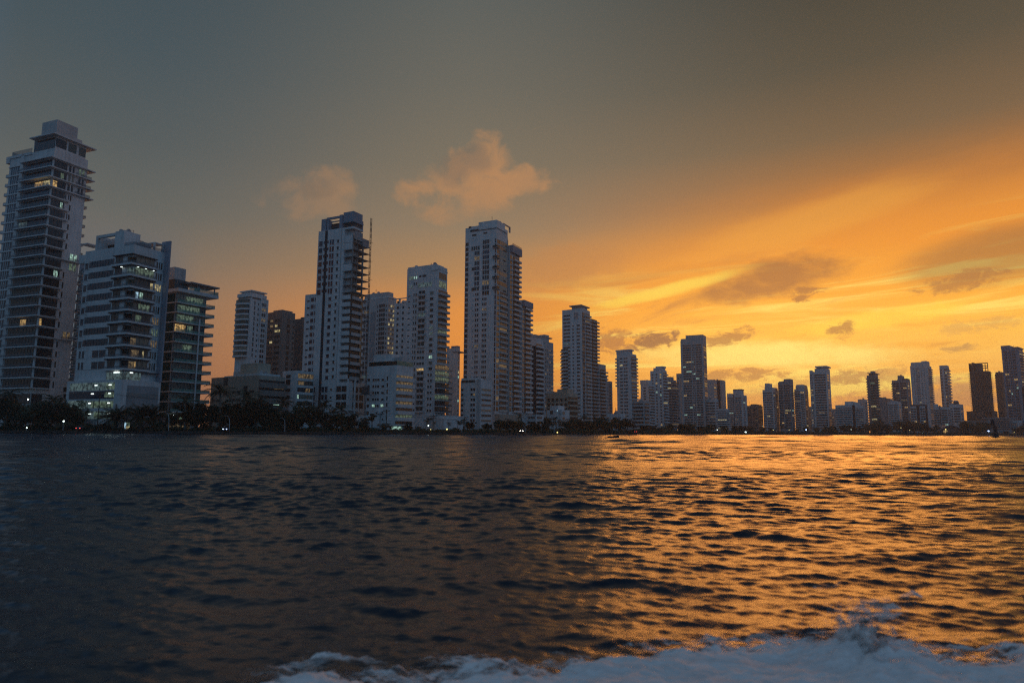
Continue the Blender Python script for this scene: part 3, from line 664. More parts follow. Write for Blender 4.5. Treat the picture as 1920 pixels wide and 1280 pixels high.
b = Bld('apartment_tower', 'white balconied tower with a shoulder block, its corner stacked with warm lit balconies', 764, 821, 839, 497, 372, 62)
W, L = b.wr, b.wl; b.body('white'); zs = floors(b.z(772), b.z(540), 21); fh = zs[1] - zs[0]; s = lambda x: (x - 764) / 57.0
b.add('wing', [(.5, W * .8, L, L * 1.42, -1, b.z(560)), (.3, W * .8, L, L * 1.18, b.z(560), b.z(557))], ['white'])
b.add('roof_frame', [(.5, 1.2, L * 1.24, L * 1.28, b.z(560), b.z(551)), (.5, 1.2, L, L * 1.4, b.z(552.5), b.z(551)), (.5, 1.2, L * 1.38, L * 1.42, b.z(560), b.z(551))], ['white'])
za = zs + [b.z(528), b.z(517), b.z(506)]
b.win('L', s(777), s(783), zs + [b.z(530), b.z(518)], fh * .5, ['glass', 'void'], 'white', .04, ('cool',), 1)
b.balc('L', s(785.5), s(800), [z for z in zs if z > b.z(655) or z < b.z(700)], 1.1, .85, 'white', 'pale', ['void', 'glass'], fh, .3, .05, ('dimcool', 'dimwarm'))
b.win('L', s(786), s(799), [z for z in zs if b.z(700) <= z <= b.z(655)], fh * .4, 'glass', 'white', .1, mull=2)
b.win('L', s(785), s(811), [b.z(535)], fh * .75, 'glass', 'white', 0, mull=5, force={0: 'dimcool'})
b.win('L', s(808), s(814), zs[7:], fh * .5, ['glass', 'curtain', 'void'], 'white', .3, ('dimcool', 'cool', 'dimcool'), 0); b.win('L', s(806.5), s(814), zs[:7], fh * .42, 'glass', 'white', 0, mull=1)
b.win('L', s(768), s(775), [b.z(535), b.z(519)], fh * .6, 'greenglass', 'white', 0, mull=1, force={1: 'dimgreen', 0: 'dimcool'}); b.win('L', s(767), s(771), zs[8:], fh * .18, 'void', None, name='slit_window')
for x in (-.10, -.26): b.win('L', x - .04, x + .03, zs[6:-1], fh * .3, 'void', None, name='wing_window', inset=-0) if False else None
for z in zs[6:-1]:
    b.add('wing_window', [(.35, .56, L * 1.10, L * 1.15, .3, fh * .5), (.35, .56, L * 1.27, L * 1.33, .3, fh * .5)], ['void'], z, 'ww')
b.balc('R', .1, 1.08, [z for z in zs if z > b.z(690)], 1.9, .95, 'white', 'pale', ['curtain', 'glass', 'void'], fh, .3, .2, ('dimwarm', 'dimgreen', 'yellow'))
b.balc('R', -.06, 1.35, [z for z in zs if z <= b.z(690)], 2.4, .9, 'white', 'clearrail', ['curtain', 'glass', 'curtain'], fh, .3, .2, ('dimwarm', 'dimgreen'))
b.win('R', .15, .9, [b.z(537), b.z(521)], fh * 1.1, 'greenglass', 'white', 0, mull=3, force={0: 'dimgreen'})
for x0, x1, y in ((787, 791, 516), (793, 800, 516)): b.win('L', s(x0), s(x1), [b.z(y)], 1.2, 'void', None, name='slit_window')
b.roof(.0, .8, .05, .98, b.top, b.z(494.5), 'white', 'crown'); b.roof(-.05, 1.05, .0, .2, b.z(506), b.z(503), 'white', 'roof_slab'); b.clutter(3, b.z(494.5), (.1, .7), (.1, .9)); b.finish()
b = Bld('podium_block', 'low white podium with a blank cube front below the balconied tower', 798, 838, 872, 781, 345, 50, 'building')
b.body('white'); b.win('L', .05, .5, [b.z(787)], 1.1, 'void', 'white', 0, mull=2); b.add('cube', [(-3, b.wr * .5, -.8, b.wl * .45, -1, b.z(784))], ['white']); b.win('R', .6, .95, [b.z(795)], 1.5, 'void', 'white', 0, mull=2); b.parapet('white', .5); b.finish()

b = Bld('apartment_block', 'mid height white block with a glazed rooftop and curved balcony tiers beside the hoist mast', 689, 745, 775, 684, 312, 60)
W, L = b.wr, b.wl; b.body('white'); zs = floors(b.z(800), b.z(700), 8); fh = zs[1] - zs[0]
b.balc('R', -.04, 1.0, zs, 1.5, 1.2, 'white', None, ['void', 'curtain', 'glass'], fh, .4, .15, ('dimwarm', 'dimgreen'), force={5: 'dimwarm', 6: 'dimwarm', 7: 'dimwarm', 1: 'dimgreen'})
zw = zs[1:]
b.win('L', .20, .42, zw, fh * .35, ['void', 'glass'], 'white', 0, mull=2); b.win('L', .50, .58, zw, fh * .3, 'void', 'white', 0, mull=0); b.win('L', .02, .10, zw, fh * .4, 'void', 'white', 0, mull=0); b.win('L', .67, .71, zw, fh * .62, 'glass', 'white', 0, mull=0)
b.add('lit_window', [(*b.span('L', .2, .3, .0, .12), zs[3] + .1, zs[3] + 1.2), (*b.span('L', .49, .58, .0, .12), zs[3] + .1, zs[3] + 1.2)], ['cool'])
b.add('roof_glazing', [(.8, W, .8, L * .98, b.top, b.z(676))], ['greenglass']); b.add('terrace_rail', [(-.2, W, -.12, 0, b.top, b.z(676))], ['greenrail'])
b.add('roof_slab', [(.2, W * .7, L * .24, L, b.z(676), b.z(674))], ['white']); b.roof(.1, .6, .25, .85, b.z(674), b.z(662), 'white', 'roof_room'); b.roof(.3, .7, .02, .25, b.z(676), b.z(667), 'pale', 'roof_room')
b.add('step_block', [(-3.5, .0, L * .45, L * .70, -1, b.z(772)), (-5.5, .0, L * .70, L, -1, b.z(780))], ['white']); b.finish()

b = Bld('apartment_tower', 'narrow grey tower with a jutting roof canopy beside the sunset gap', 838, 858, 862.5, 652, 480, 62)
b.body('white'); zs = floors(b.z(780), b.z(664), 13); fh = zs[1] - zs[0]
b.balc('L', .0, .28, zs[:9], 1.6, .9, 'pale', None, 'void', fh); b.win('L', .1, .2, zs[9:], fh * .5, 'glass', 'white', 0, mull=0); b.win('R', .3, .7, zs, fh * .5, 'curtain', 'white', .1, mull=0)
b.roof(.0, 1.0, .0, .6, b.top, b.z(648), 'bluegrey', 'crown'); b.add('canopy', [(-.5, b.wr + 5, -2, 4, b.z(660), b.z(658.5))], ['grey']); b.finish()

# ---- the tall slab in the middle
b = Bld('apartment_tower', 'tall white tower in the middle with golden lit ribs along its receding side', 873, 931, 952, 420, 405, 64)
W, L = b.wr, b.wl; s = lambda x: (x - 873) / 58.0; b.body('white', y=(0, 1))
zt_, zb_ = b.z(445), b.z(770); zs = floors(zb_, zt_, 33); fh = zs[1] - zs[0]; zu = [z for z in zs if z > b.z(545)]; zl = [z for z in zs if z <= b.z(545)]
b.win('L', .01, .11, [z for z in zs if z < b.z(450)], fh * .68, ['brick', 'void', 'darkgrey'], 'white', 0, mull=0, fw=.05)
b.win('L', s(906), s(918), zu + [zl[-1]], fh * .78, ['glass', 'blueglass', 'glass'], 'white', 0, mull=2, force={1: 'dimwarm'}, fw=.06); b.win('L', s(891), s(900), zu[:-2], fh * .74, ['glass', 'blueglass'], 'white', 0, mull=1, force={6: 'dimwarm'}, fw=.06); b.win('L', s(885), s(900), [zu[-2]], fh * .74, 'greenglass', 'white', 0, mull=3)
b.win('L', s(906), s(914), zl[:-1], fh * .46, ['void', 'glass'], 'white', 0, mull=2, fw=.06, force={len(zl) - 4: 'dimwarm'}); b.win('L', s(893), s(899), zl, fh * .5, ['void', 'glass', 'blueglass'], 'white', 0, mull=1, fw=.06, force={12: 'dimwarm'}); b.win('L', s(888.5), s(889.6), zl, fh * .18, 'void', None, name='slit_window')
for i in (0, 4): b.win('L', s(886), s(891), [zu[i]], fh * .6, 'void', 'white', 0, mull=0)
b.win('L', s(928.5), .995, zs, fh * .82, ['blueglass', 'glass'], None, 0, mull=0, name='corner_window')
for i, z in enumerate(zu):
    if i % 2 == 0: b.add('corner_balcony', [(-.9, 2.5, -1.2, L * .1, -.3, .2, 0), (-.85, 2.2, -1.1, L * .1, .2, fh * .4, 1)], ['concrete', 'void'], z, 'cb')
b.win('L', s(886), s(894), [b.z(437)], 1.2, 'void', None, name='slit_window'); b.win('L', s(907), s(914), [b.z(435.5)], 1.0, 'void', None, name='slit_window'); b.win('L', s(879), s(884), [b.z(421)], 1.2, 'void', None, name='slit_window')
b.ribbon('L', s(882), .99, [b.z(428.5)], 1.4, 'void'); b.add('roof_block', [(1.0, W * .8, .3, L * .60, b.top, b.z(411))], ['white']); b.roof(.1, .9, .6, .85, b.top, b.z(416.5), 'white'); b.add('roof_edge', [(-.3, W * .9, -.6, L * .55, b.z(427), b.z(424))], ['white'])
# receding side: lower ribs of balconies between deep piers
b.win('R', .25, .95, zu, fh * .8, ['curtain', 'sand', 'curtain'], 'pale', .0, mull=3, name='side_window'); b.win('R', .62, .86, zu[::2], fh * .3, 'void', None, name='slit_window')
b.balc('R', .33, .98, zl, 1.0, .9, 'white', 'offwhite', ['void', 'curtain', 'void'], fh, .35, .06, ('dimwarm',), 'balcony'); b.win('R', .06, .28, zs, fh * .74, ['curtain', 'glass'], 'white', .05, ('dimwarm',), 0, name='side_window')
b.add('back_wing', [(W, W + 1.5, .6, L, -1, b.z(432)), (W + 1.5, W * 2.0, -1.0, L * .8, -1, b.z(448)), (W * 2.0, W * 2.22, 1.5, L * .6, -1, b.z(528)), (W * 2.22, W * 3.1, -1.4, L * .5, -1, b.z(545))], ['white'])
b.add('dark_joint', [(W + .1, W + 1.45, .3, .62, 2, b.z(437)), (W * 2.02, W * 2.2, 1.2, 1.52, 2, b.z(532))], ['darkpanel'])
b.add('wing_cap', [(W + 1.6, W * 2.02, -2.8, 3, b.z(461), b.z(447)), (W * 2.24, W * 3.14, -3, 3, b.z(556), b.z(544))], ['bluegrey'])
for i, z in enumerate(zs):
    if z < b.z(470):
        b.add('wing_balcony', [(W * 1.35, W * 2.03, -2.6, -.95, -.35, 0, 0), (W * 1.35, W * 2.03, -2.6, -2.45, 0, .9, 0), (W * 1.38, W * 1.98, -1.06, -.95, .1, fh - .5, 1), (W * 1.1, W * 1.3, -1.08, -.95, .1, fh - .6, 2)], ['white', 'void', 'curtain'], z, 'wb')
    if z < b.z(560):
        b.add('wing_balcony', [(W * 2.4, W * 3.14, -3.0, -1.3, -.35, 0, 0), (W * 2.4, W * 3.14, -3.0, -2.85, 0, .9, 0), (W * 2.45, W * 3.05, -1.46, -1.35, .1, fh - .5, 1), (W * 2.26, W * 2.38, -1.46, -1.35, .1, fh - .6, 2)], ['white', 'void', 'curtain'], z, 'wb2')
b.add('rooftop_frame', [(W * .7, W * .78, .5, 1.2, b.top, b.z(409)), (W * 1.25, W * 1.33, .5, 1.2, b.top, b.z(409)), (W * .7, W * 1.33, .5, 1.2, b.z(411), b.z(409))], ['grey'])
b.add('rail', [(W + 1.6, W * 2.0, -2.7, -2.65, b.z(447), b.z(447) + 1.2)], ['clearrail']); b.add('lobby_wall', [(-.5, W * 1.9, -3.2, -.4, -1, b.z(776)), (-.5, W * 1.9, -3.4, -3.2, b.z(788), b.z(781))], ['beige', 'brick'])
b.add('lobby_band', [(W * .05, W * 1.9, -3.35, -3.19, b.z(788), b.z(782))], ['brick']); b.clutter(3, b.z(411), (.2, .8), (.1, .5)); b.finish()

b = Bld('apartment_block', 'small white block with a faceted end standing in front of the tallest middle tower', 864, 902, 922, 712, 372, 58)
b.body('white'); zs = floors(b.z(800), b.z(722), 8); fh = zs[1] - zs[0]
b.win('L', .03, .14, zs, fh * .45, 'void', 'white', .1, ('cool',), 0); b.ribbon('L', .5, .72, zs, fh * .5, 'void', .06, ('dimwarm',)); b.strip('L', .80, .98, 0, b.top + .5, 'pale', .3, 'pier')
b.ribbon('R', .05, .95, zs, fh * .38, ['void', 'glass', 'curtain'], .2, ('dimwarm', 'yellow'))
b.roof(.05, .8, .3, 1, b.top, b.top + 1.4, 'white'); b.ribbon('L', .05, .7, [b.z(716)], 1.3, 'void'); b.clutter(3, b.top + 1.4, (.1, .8), (.3, .9), .8); b.finish()

# ---- black and white tower with its neighbour
b = Bld('apartment_tower', 'white tower with a black stripe down its front and stacked white balconies', 988, 1006, 1019, 634, 470, 60)
W, L = b.wr, b.wl; b.body('white'); zs = floors(b.z(772), b.z(642), 15); fh = zs[1] - zs[0]
b.strip('L', .52, 1.0, b.z(776), b.z(648), 'darkpanel', .25, 'black_stripe'); b.win('L', .06, .42, zs, fh * .5, ['glass', 'void'], 'white', .08, ('dimwarm', 'dimgreen'), 1)
b.strip('R', .05, 1.0, b.z(776), b.z(648), 'darkpanel', .15, 'black_stripe'); b.balc('R', -.03, .8, zs, 1.6, 1.0, 'white', None, ['void', 'glass'], fh, .4, .08, ('dimwarm',))
b.roof(.1, .9, .2, .9, b.top, b.z(626), 'pale', 'roof_room'); b.add('roof_posts', [(W * .05, W * .95, .2, .5, b.top + 1.5, b.top + 2.0)], ['grey']); b.add('step', [(0, W, L * .9, L * 1.15, b.top, b.top + 2)], ['white']); b.finish()
b = Bld('apartment_tower', 'warm grey tower with rows of tiny lit windows and a roof canopy', 1008, 1021, 1037.5, 640, 540, 52)
b.body('pale'); zs = floors(b.z(770), b.z(650), 16); fh = zs[1] - zs[0]
for k in range(4): b.win('R', .06 + .23 * k, .2 + .23 * k, zs, fh * .42, ['void', 'curtain', 'dimwarm'] if k % 2 else ['void', 'dimwarm', 'glass'], None, 0, mull=0)
for z in zs: b.add('floor_edge', [(-.1, b.wr + .8, -.5, 0, -.25, 0)], ['white'], z, 'fe')
b.roof(.0, .5, .0, .8, b.top, b.z(627), 'pale', 'roof_room'); b.roof(.0, .85, -.05, .6, b.z(633), b.z(631), 'grey', 'roof_canopy'); b.finish()
b = Bld('podium_block', 'white two storey podium below the black striped tower', 984, 1005, 1021, 779, 440, 52)
b.body('white'); b.ribbon('L', .1, .9, [b.z(784), b.z(793)], 1.0, 'void'); b.ribbon('R', .1, .7, [b.z(784), b.z(793)], 1.0, 'void'); b.parapet('white', .6); b.finish()

b = Bld('apartment_block', 'brown beige block with a grid of square windows and a curved balcony end', 1024, 1066, 1083, 736, 470, 56)
b.body('sand'); zs = floors(b.z(800), b.z(742), 6); fh = zs[1] - zs[0]
for k in range(5): b.win('L', .06 + .19 * k, .17 + .19 * k, zs, fh * .6, 'void', 'sand', .04, ('dimwarm',), 0)
b.balc('R', -.05, 1.0, zs, 1.8, 1.0, 'sand', None, 'void', fh); b.roof(.0, .7, .05, .5, b.top, b.z(729), 'sand'); b.roof(.2, .8, .5, .8, b.top, b.z(733), 'beige'); b.finish()
b = Bld('apartment_block', 'small white stepped block nestled among the shore trees below the brown beige block', 1026, 1053, 1068, 768, 420, 56)
b.body('white'); b.win('L', .2, .4, [b.z(776)], 2.2, 'void', 'white', 0, mull=0); b.ribbon('L', .15, .6, [b.z(786), b.z(793)], .9, 'void'); b.win('R', .1, .4, [b.z(776), b.z(786), b.z(795)], 1.4, 'glass', 'white', .2, mull=0); b.roof(.0, .8, .25, .8, b.top, b.z(760), 'white', 'roof_room')
b.add('lit_window', [(*b.span('L', .68, .73, 0, .15), b.z(768.5) - .8, b.z(768.5))], ['paleblue']); b.finish()

b = Bld('apartment_tower', 'tall white banded tower with a flat crown canopy at the start of the far row', 1054, 1091, 1106, 578, 600, 58)
W, L = b.wr, b.wl; b.body('white'); zs = floors(b.z(788), b.z(584), 30); fh = zs[1] - zs[0]; s = lambda x: (x - 1054) / 37.0
b.ribbon('L', s(1056.5), s(1069), zs, fh * .42, ['void', 'glass'], .03, ('dimcool',)); b.win('L', s(1081), s(1087), zs[:-3], fh * .42, 'void', 'white', .03, ('dimcool',), 0); b.win('L', s(1073), s(1076), zs[:-3], fh * .36, 'void', None, 0, mull=1)
b.win('L', s(1076), s(1084), zs[-2:], fh * .9, 'grey', 'white', 0, mull=1)
b.balc('L', -.08, .3, zs[8:20], 1.2, .9, 'white', None, 'void', fh, name='balcony')
b.balc('R', .0, .35, zs, .6, .4, 'pale', None, ['glass', 'void'], fh); b.balc('R', .42, 1.0, zs, 1.8, 1.0, 'white', None, ['void', 'curtain'], fh, .35, .06, ('dimwarm', 'dimgreen'))
b.add('back_wing', [(W, W * 1.9, -.3, L * .6, -1, b.z(592)), (W * 1.9, W * 2.9, -1, L * .5, -1, b.z(676))], ['pale'])
for z in zs:
    if z < b.z(596): b.add('wing_balcony', [(W * 1.1, W * 2.0, -2.1, -.3, -.3, 0), (W * 1.1, W * 2.0, -2.1, -1.95, 0, .9), (W * 1.15, W * 1.85, -.38, -.3, .1, fh - .5, 1)], ['pale', 'void'], z, 'wb')
    if z < b.z(690): b.add('wing_balcony', [(W * 2.0, W * 3.0, -2.8, -1, -.3, 0), (W * 2.0, W * 3.0, -2.8, -2.6, 0, .9), (W * 2.1, W * 2.8, -1.08, -1, .1, fh - .5, 1)], ['pale', 'void'], z, 'wb2')
b.roof(.1, .8, .05, .55, b.top, b.z(573), 'pale', 'crown'); b.roof(-.05, 1.0, .0, .62, b.z(573), b.z(571), 'grey', 'roof_canopy'); b.finish()
for nm, xl, xc, xr, top, Y, mat in (('curved pale tower stepping down behind the tall white banded tower', 1122, 1131, 1138.5, 706, 690, 'pale'), ('plain grey slab last in the steps beside the bright sky gap', 1133, 1140, 1148, 716, 740, 'grey')):
    b = Bld('apartment_tower', nm, xl, xc, xr, top, Y, 52); b.body(mat); zs = floors(b.z(800), b.z(top + 4), 14); fh = zs[1] - zs[0]
    b.balc('L', .2, .9, zs, 1.2, .9, mat, None, 'void', fh); b.win('R', .3, .7, zs, fh * .45, 'void', None, .05, ('dimwarm',), 0); b.parapet(mat, 1.0); b.finish()

# ================================================================== far row
def far(label, xl, xc, xr, top, Y, n, th=50, mat='white', base=800, name='apartment_tower', L_=(('r', .06, .94),), R_x=(('b', .1, .95),), lit=.07, crown=(), hf=.45, gl=('void', 'glass'), head=3, group=None, clutter=2, cat='building'):
    b = Bld(name, label, xl, xc, xr, top, Y, th, cat, group=group); b.body(mat)
    zs = floors(b.z(base), b.z(top + head), n); fh = zs[1] - zs[0]; lm = ('dimwarm', 'yellow', 'warm', 'cool')
    for face, items in (('L', L_), ('R', R_x)):
        for it in items:
            k, s0, s1 = it[:3]; zz = zs if len(it) < 4 else zs[it[3]:it[4]]
            if k == 'r': b.ribbon(face, s0, s1, zz, fh * hf, list(gl), lit, lm, mat)
            elif k == 'b': b.balc(face, s0, s1, zz, 1.7, fh * .32, mat, None, list(gl), fh, .4, lit, ('dimwarm', 'yellow'))
            elif k == 'g': b.balc(face, s0, s1, zz, 1.5, fh * .3, mat, 'greenrail', ['glass', 'curtain', 'void'], fh, .4, lit, ('dimwarm', 'yellow', 'dimgreen'))
            elif k == 'w': b.win(face, s0, s1, zz, fh * hf, list(gl), None, lit, lm, 0)
            elif k == 's': b.strip(face, s0, s1, b.z(base), b.top + .4, it[3] if False else 'darkpanel', .2, 'dark_strip')
            elif k == 'p': b.strip(face, s0, s1, 0, b.top + .6, mat, .5, 'pier')
    for c in crown: b.roof(c[0], c[1], c[2], c[3], b.z(c[5]) if len(c) > 5 else b.top, b.z(c[4]), c[6] if len(c) > 6 else mat, 'roof_block')
    if clutter: b.clutter(clutter, b.top, (.1, .9), (.1, .9), 1.3)
    return b.finish()
BOX = (0, 1, 0, 1)
far('white tower with a narrower top two storeys and side balconies standing apart', 1156, 1182, 1193, 663, 690, 21, 52, L_=(('w', .22, .42), ('r', .5, .78), ('b', -.06, .1, 12, 21)), R_x=(('b', .1, 1.05),), crown=((.0, .6, .1, 1.02, 657), (-.05, .65, .02, 1.06, 654.5, 657)), hf=.38)
far('low blank white building with small roof windows among the trees', 1139, 1163, 1172, 775, 520, 2, 50, 'white', 805, 'low_building', (('w', .3, .42), ('w', .6, .7)), (), .0)
far('striped balcony block at the foot of the tower that stands apart', 1186, 1207, 1218, 751, 600, 7, 50, 'pale', 803, 'apartment_block', (('b', .05, .95),), (('b', .1, .9),), .1)
far('white tower with a small cap and sparse slit windows', 1201, 1216, 1228, 720, 720, 15, 50, 'white', 802, L_=(('w', .35, .65),), R_x=(('b', .0, .9),), crown=((.0, .7, .1, 1.05, 712), (-.02, .3, .0, .6, 714.5)))
far('white stepped tower with a flat roofed crown', 1219, 1243, 1250, 694, 740, 19, 52, 'white', 803, L_=(('w', .12, .24), ('w', .42, .54), ('w', .74, .86)), R_x=(('b', .0, 1.05),), crown=((.0, 1.0, .1, .75, 689), (.1, 1.05, .05, .6, 686, 689)))
far('grey tower with deep balconies jutting toward the bright sky', 1247, 1259, 1268, 712, 770, 17, 50, 'grey', 803, L_=(('b', .05, .9),), R_x=(('b', .0, 1.35),), crown=((.0, .7, .2, 1, 706), (.7, .75, .4, .42, 704), (.9, .95, .3, .32, 703)))
far('broad glassy tower with a slab crown and the brightest scattered lit windows', 1275.5, 1318, 1324, 637, 800, 36, 62, 'pale', 806, L_=(('r', .10, .46), ('r', .50, .62), ('r', .66, .92)), R_x=(('r', .1, .9),), lit=.13, crown=((.0, 1.0, .0, .76, 627), (0, 1, .76, .98, 633), (.2, 1, .3, .7, 631)), hf=.52, gl=('void', 'brick', 'glass'), head=6)
far('thin plain slab attached to the side of the broad glassy tower', 1268, 1275, 1278, 700, 830, 12, 55, 'pale', 803, L_=(('w', .3, .6),), R_x=(), clutter=0)
far('blank pale tower half hidden behind the broad glassy tower', 1320, 1338, 1344, 713, 900, 15, 55, 'pale', 803, L_=(), R_x=(('r', .1, .9),), crown=((.2, 1, .2, .8, 711),), clutter=1)
far('pale tower with a dark vertical recess behind the striped blocks', 1337, 1354, 1360, 713, 920, 15, 55, 'pale', 803, L_=(('s', .3, .75),), R_x=(), crown=((0, 1, .1, .9, 712),), clutter=1)
far('low white block with fine window rows at the foot of the broad glassy tower', 1322, 1342, 1347, 748, 800, 10, 55, 'white', 803, 'apartment_block', (('r', .08, .92),), (('r', .1, .9),), .05)
far('white and black striped balcony block between two pale towers', 1345, 1362, 1367, 766, 770, 9, 55, 'white', 805, 'apartment_block', (('b', .0, 1.0),), (('b', .1, .9),), .1)
far('tower with a taller dark topped core between lower wings', 1363, 1391, 1400, 740, 820, 15, 55, 'white', 803, L_=(('r', .04, .38), ('r', .5, .95), ('s', .42, .46)), R_x=(('w', .2, .6),), crown=((.0, .7, .1, .58, 731), (.05, .75, .08, .6, 729, 731, 'darkgrey'), (.0, .6, .7, 1.0, 737)))
far('brown brick block with a shallow gabled roofline', 1400, 1420, 1430, 760, 850, 11, 52, 'brown', 803, 'apartment_block', (('r', .05, .45), ('r', .55, .95)), (('r', .1, .9),), .1, ((.1, .9, .3, .7, 757), (.1, .9, .05, .2, 758)))
far('white tower with a tall core and an aerial beside its twin', 1429.5, 1449, 1459, 730, 840, 16, 52, 'white', 803, L_=(('r', .04, .30), ('r', .36, .92)), R_x=(('w', .1, .35), ('w', .6, .85)), crown=((.0, .9, .3, .78, 725), (.0, .7, .4, .75, 718, 725), (.2, .9, .0, .25, 726)), clutter=5)
far('grey banded tower with a raised corner block and sunlit edge', 1458.5, 1482, 1487, 716, 835, 18, 55, 'grey', 803, L_=(('r', .0, .36), ('r', .46, .92)), R_x=(('w', .2, .7),), lit=.1, crown=((.0, 1, .0, .52, 710), (.1, .9, .6, .95, 714)))
far('white tower with a dark glazed corner strip beside a bright sliver of sky', 1489, 1508, 1515, 729, 845, 16, 55, 'white', 803, L_=(('b', -.04, .55), ('w', .62, .95)), R_x=(('w', .2, .6),), crown=((.0, .9, .0, .85, 723), (.05, 1, .1, .8, 720.5, 723)))
far('tan block with ladder like windows in a narrow gap', 1512, 1519, 1524, 762, 900, 12, 52, 'sand', 803, 'apartment_block', (('r', .15, .85),), (), .0, clutter=0)
far('rounded white tower with a thin flat roof and yellow lit upper floors', 1517.5, 1549, 1556, 696, 830, 22, 58, 'white', 803, L_=(('r', .04, .16), ('r', .28, .94), ('p', .20, .26)), R_x=(('w', .2, .7),), lit=.16, crown=((.0, 1, .0, .68, 690), (-.04, 1.04, -.06, .64, 685.5, 688), (.1, .9, .05, .6, 688, 690), (0, .3, .86, 1, 693)), hf=.52)
far('pale block with fine dark lines behind the rounded white tower', 1552, 1563, 1569, 766, 900, 12, 52, 'pale', 803, 'apartment_block', (('r', .1, .9),), (), .03, clutter=0)
far('broad white balconied block with a brown vertical strip near its corner', 1566, 1603, 1618, 760, 800, 10, 52, 'white', 805, 'apartment_block', (('b', .0, .38), ('b', .4, .82), ('s', .86, 1.0)), (('b', .05, 1.0),), .06, ((.0, 1.0, .0, 1.0, 758.5), (.1, .8, .16, .55, 752), (.2, .7, .02, .12, 754)))
far('blank white slab behind the broad white balconied block', 1608, 1620, 1626, 748, 880, 10, 55, 'white', 803, 'apartment_block', (), (('w', .3, .7),), .0, clutter=1)
far('slim tower with a round glazed front and a thin overhanging roof', 1625, 1640, 1646, 703, 850, 20, 56, 'grey', 803, L_=(('b', -.1, .1), ('g', .3, 1.0)), R_x=(('b', .0, 1.0),), crown=((.0, 1, .0, .72, 699.5), (-.2, 1.4, -.1, .85, 698.8, 700, 'grey'), (.2, .8, .2, .6, 695, 698.8)), lit=.14)
far('plain grey block in the dip between two slim towers', 1643, 1661, 1670, 746, 930, 8, 52, 'grey', 803, 'apartment_block', (), (), .0, ((.1, .8, .3, .7, 744.5), (.1, .8, .8, .95, 743)), clutter=2)
far('blank pale block beside the plain grey block', 1654, 1668, 1674, 747, 950, 8, 52, 'pale', 803, 'apartment_block', (('w', .7, .85),), (), .0, clutter=1)
far('white block with fine window rows before the chimney core tower', 1664, 1684, 1690, 753, 840, 11, 55, 'white', 800, 'apartment_block', (('r', .05, .5), ('r', .55, .95)), (('w', .2, .7),), .06, ((0, 1, .3, .75, 751),))
far('tower with a chimney like core and dark banded front', 1672, 1700, 1706.5, 712, 900, 19, 55, 'grey', 801, L_=(('r', .02, .46), ('r', .54, .94), ('b', -.05, .12, 12, 19)), R_x=(('w', .2, .6),), lit=.14, crown=((.1, .9, .36, .62, 703), (.1, .9, .0, .3, 709, 712, 'darkgrey'), (.4, .6, .45, .5, 701, 703)), hf=.55)
far('tall white tower with many tiny windows in columns', 1706, 1736, 1746, 684, 1000, 29, 54, 'white', 803, L_=(('w', .2, .26), ('r', .34, .56), ('w', .66, .72), ('w', .84, .9)), R_x=(('b', .3, 1.0),), lit=.03, crown=((.0, .8, .06, .94, 678), (.1, .7, .0, .3, 676)), hf=.36)
far('low dark block with white balcony stripes and brown spine', 1706.5, 1734, 1738, 760, 820, 9, 60, 'white', 806, 'apartment_block', (('r', .02, .38), ('s', .42, .62), ('r', .66, .98)), (('s', .0, 1.0),), .06, ((-.02, 1.0, -.02, 1.02, 758, 760.5, 'darkgrey'),), hf=.56)
far('low striped block with a stub tower beside the slim slotted tower', 1750, 1776, 1782, 763, 820, 9, 55, 'white', 806, 'apartment_block', (('r', .02, .40), ('s', .43, .5), ('r', .54, .98)), (('r', .1, .9),), .06, ((0, .8, .82, 1.0, 756.5), (0, .8, .3, .6, 762)), hf=.55)
far('slim white tower with paired dark slots and stepped balcony edges', 1761, 1774.5, 1779, 686, 1060, 20, 55, 'white', 803, L_=(('r', .04, .32), ('r', .62, .96)), R_x=(('b', .1, 1.1),), crown=((0, 1, 0, 1, 684.5),), hf=.6, clutter=0)
far('low white block with a roof tank and one glowing stair window', 1779, 1800, 1806, 759, 840, 9, 55, 'white', 806, 'apartment_block', (('r', .05, .3), ('r', .4, .95, 3, 9)), (('w', .2, .7),), .05, ((.0, 1.0, .0, 1.0, 757.5), (.1, .9, .34, .62, 752, 757.5, 'darkgrey'), (.2, .8, .36, .6, 750)), hf=.5)
b = Bld('unfinished_tower', 'dark bare concrete tower with an open steel frame at its top', 1817, 1853, 1858, 694, 960, 58, 'tower')
W, L = b.wr, b.wl; b.body('brick', z1=b.z(770)); zs = floors(b.z(770), b.z(695), 19); fh = zs[1] - zs[0]
for i, z in enumerate(zs): b.add('floor_slab', [(-1.2, W + 1.2, -1.2, L + 1.2, 0, .6), (0, W, .3, L * .28, .6, fh), (0, W, L * .33, L * .63, .6, fh), (0, W, L * .68, L - .3, .6, fh)] + ([(.6, W, L * .28, L * .33, .6, fh), (.6, W, L * .63, L * .68, .6, fh)] if i not in (12, 15) else []), ['brick'], z, i in (12, 15))
zt = b.z(695)
b.add('steel_frame', [(0, W, L * .97, L, zt, b.z(680)), (0, W, L * .76, L * .84, zt, b.z(678)), (0, W, L * .40, L * .64, zt, b.z(680)), (0, 1, .0, L, b.z(681), b.z(679.5)), (0, 1, .0, L * .4, b.z(686), b.z(684.8)), (0, 1, .0, L * .4, b.z(690), b.z(688.8)), (0, 1, .0, .8, zt, b.z(680)), (0, 1, L * .13, L * .16, zt, b.z(680)), (0, W, L * .84, L * .97, b.z(688), b.z(686)), (0, W, L * .64, L * .76, b.z(688), b.z(686))], ['brick'])
b.finish()
b = Bld('construction_podium', 'dark unfinished podium with open bays at the foot of the bare concrete tower', 1812, 1862, 1870, 770, 930, 58, 'building')
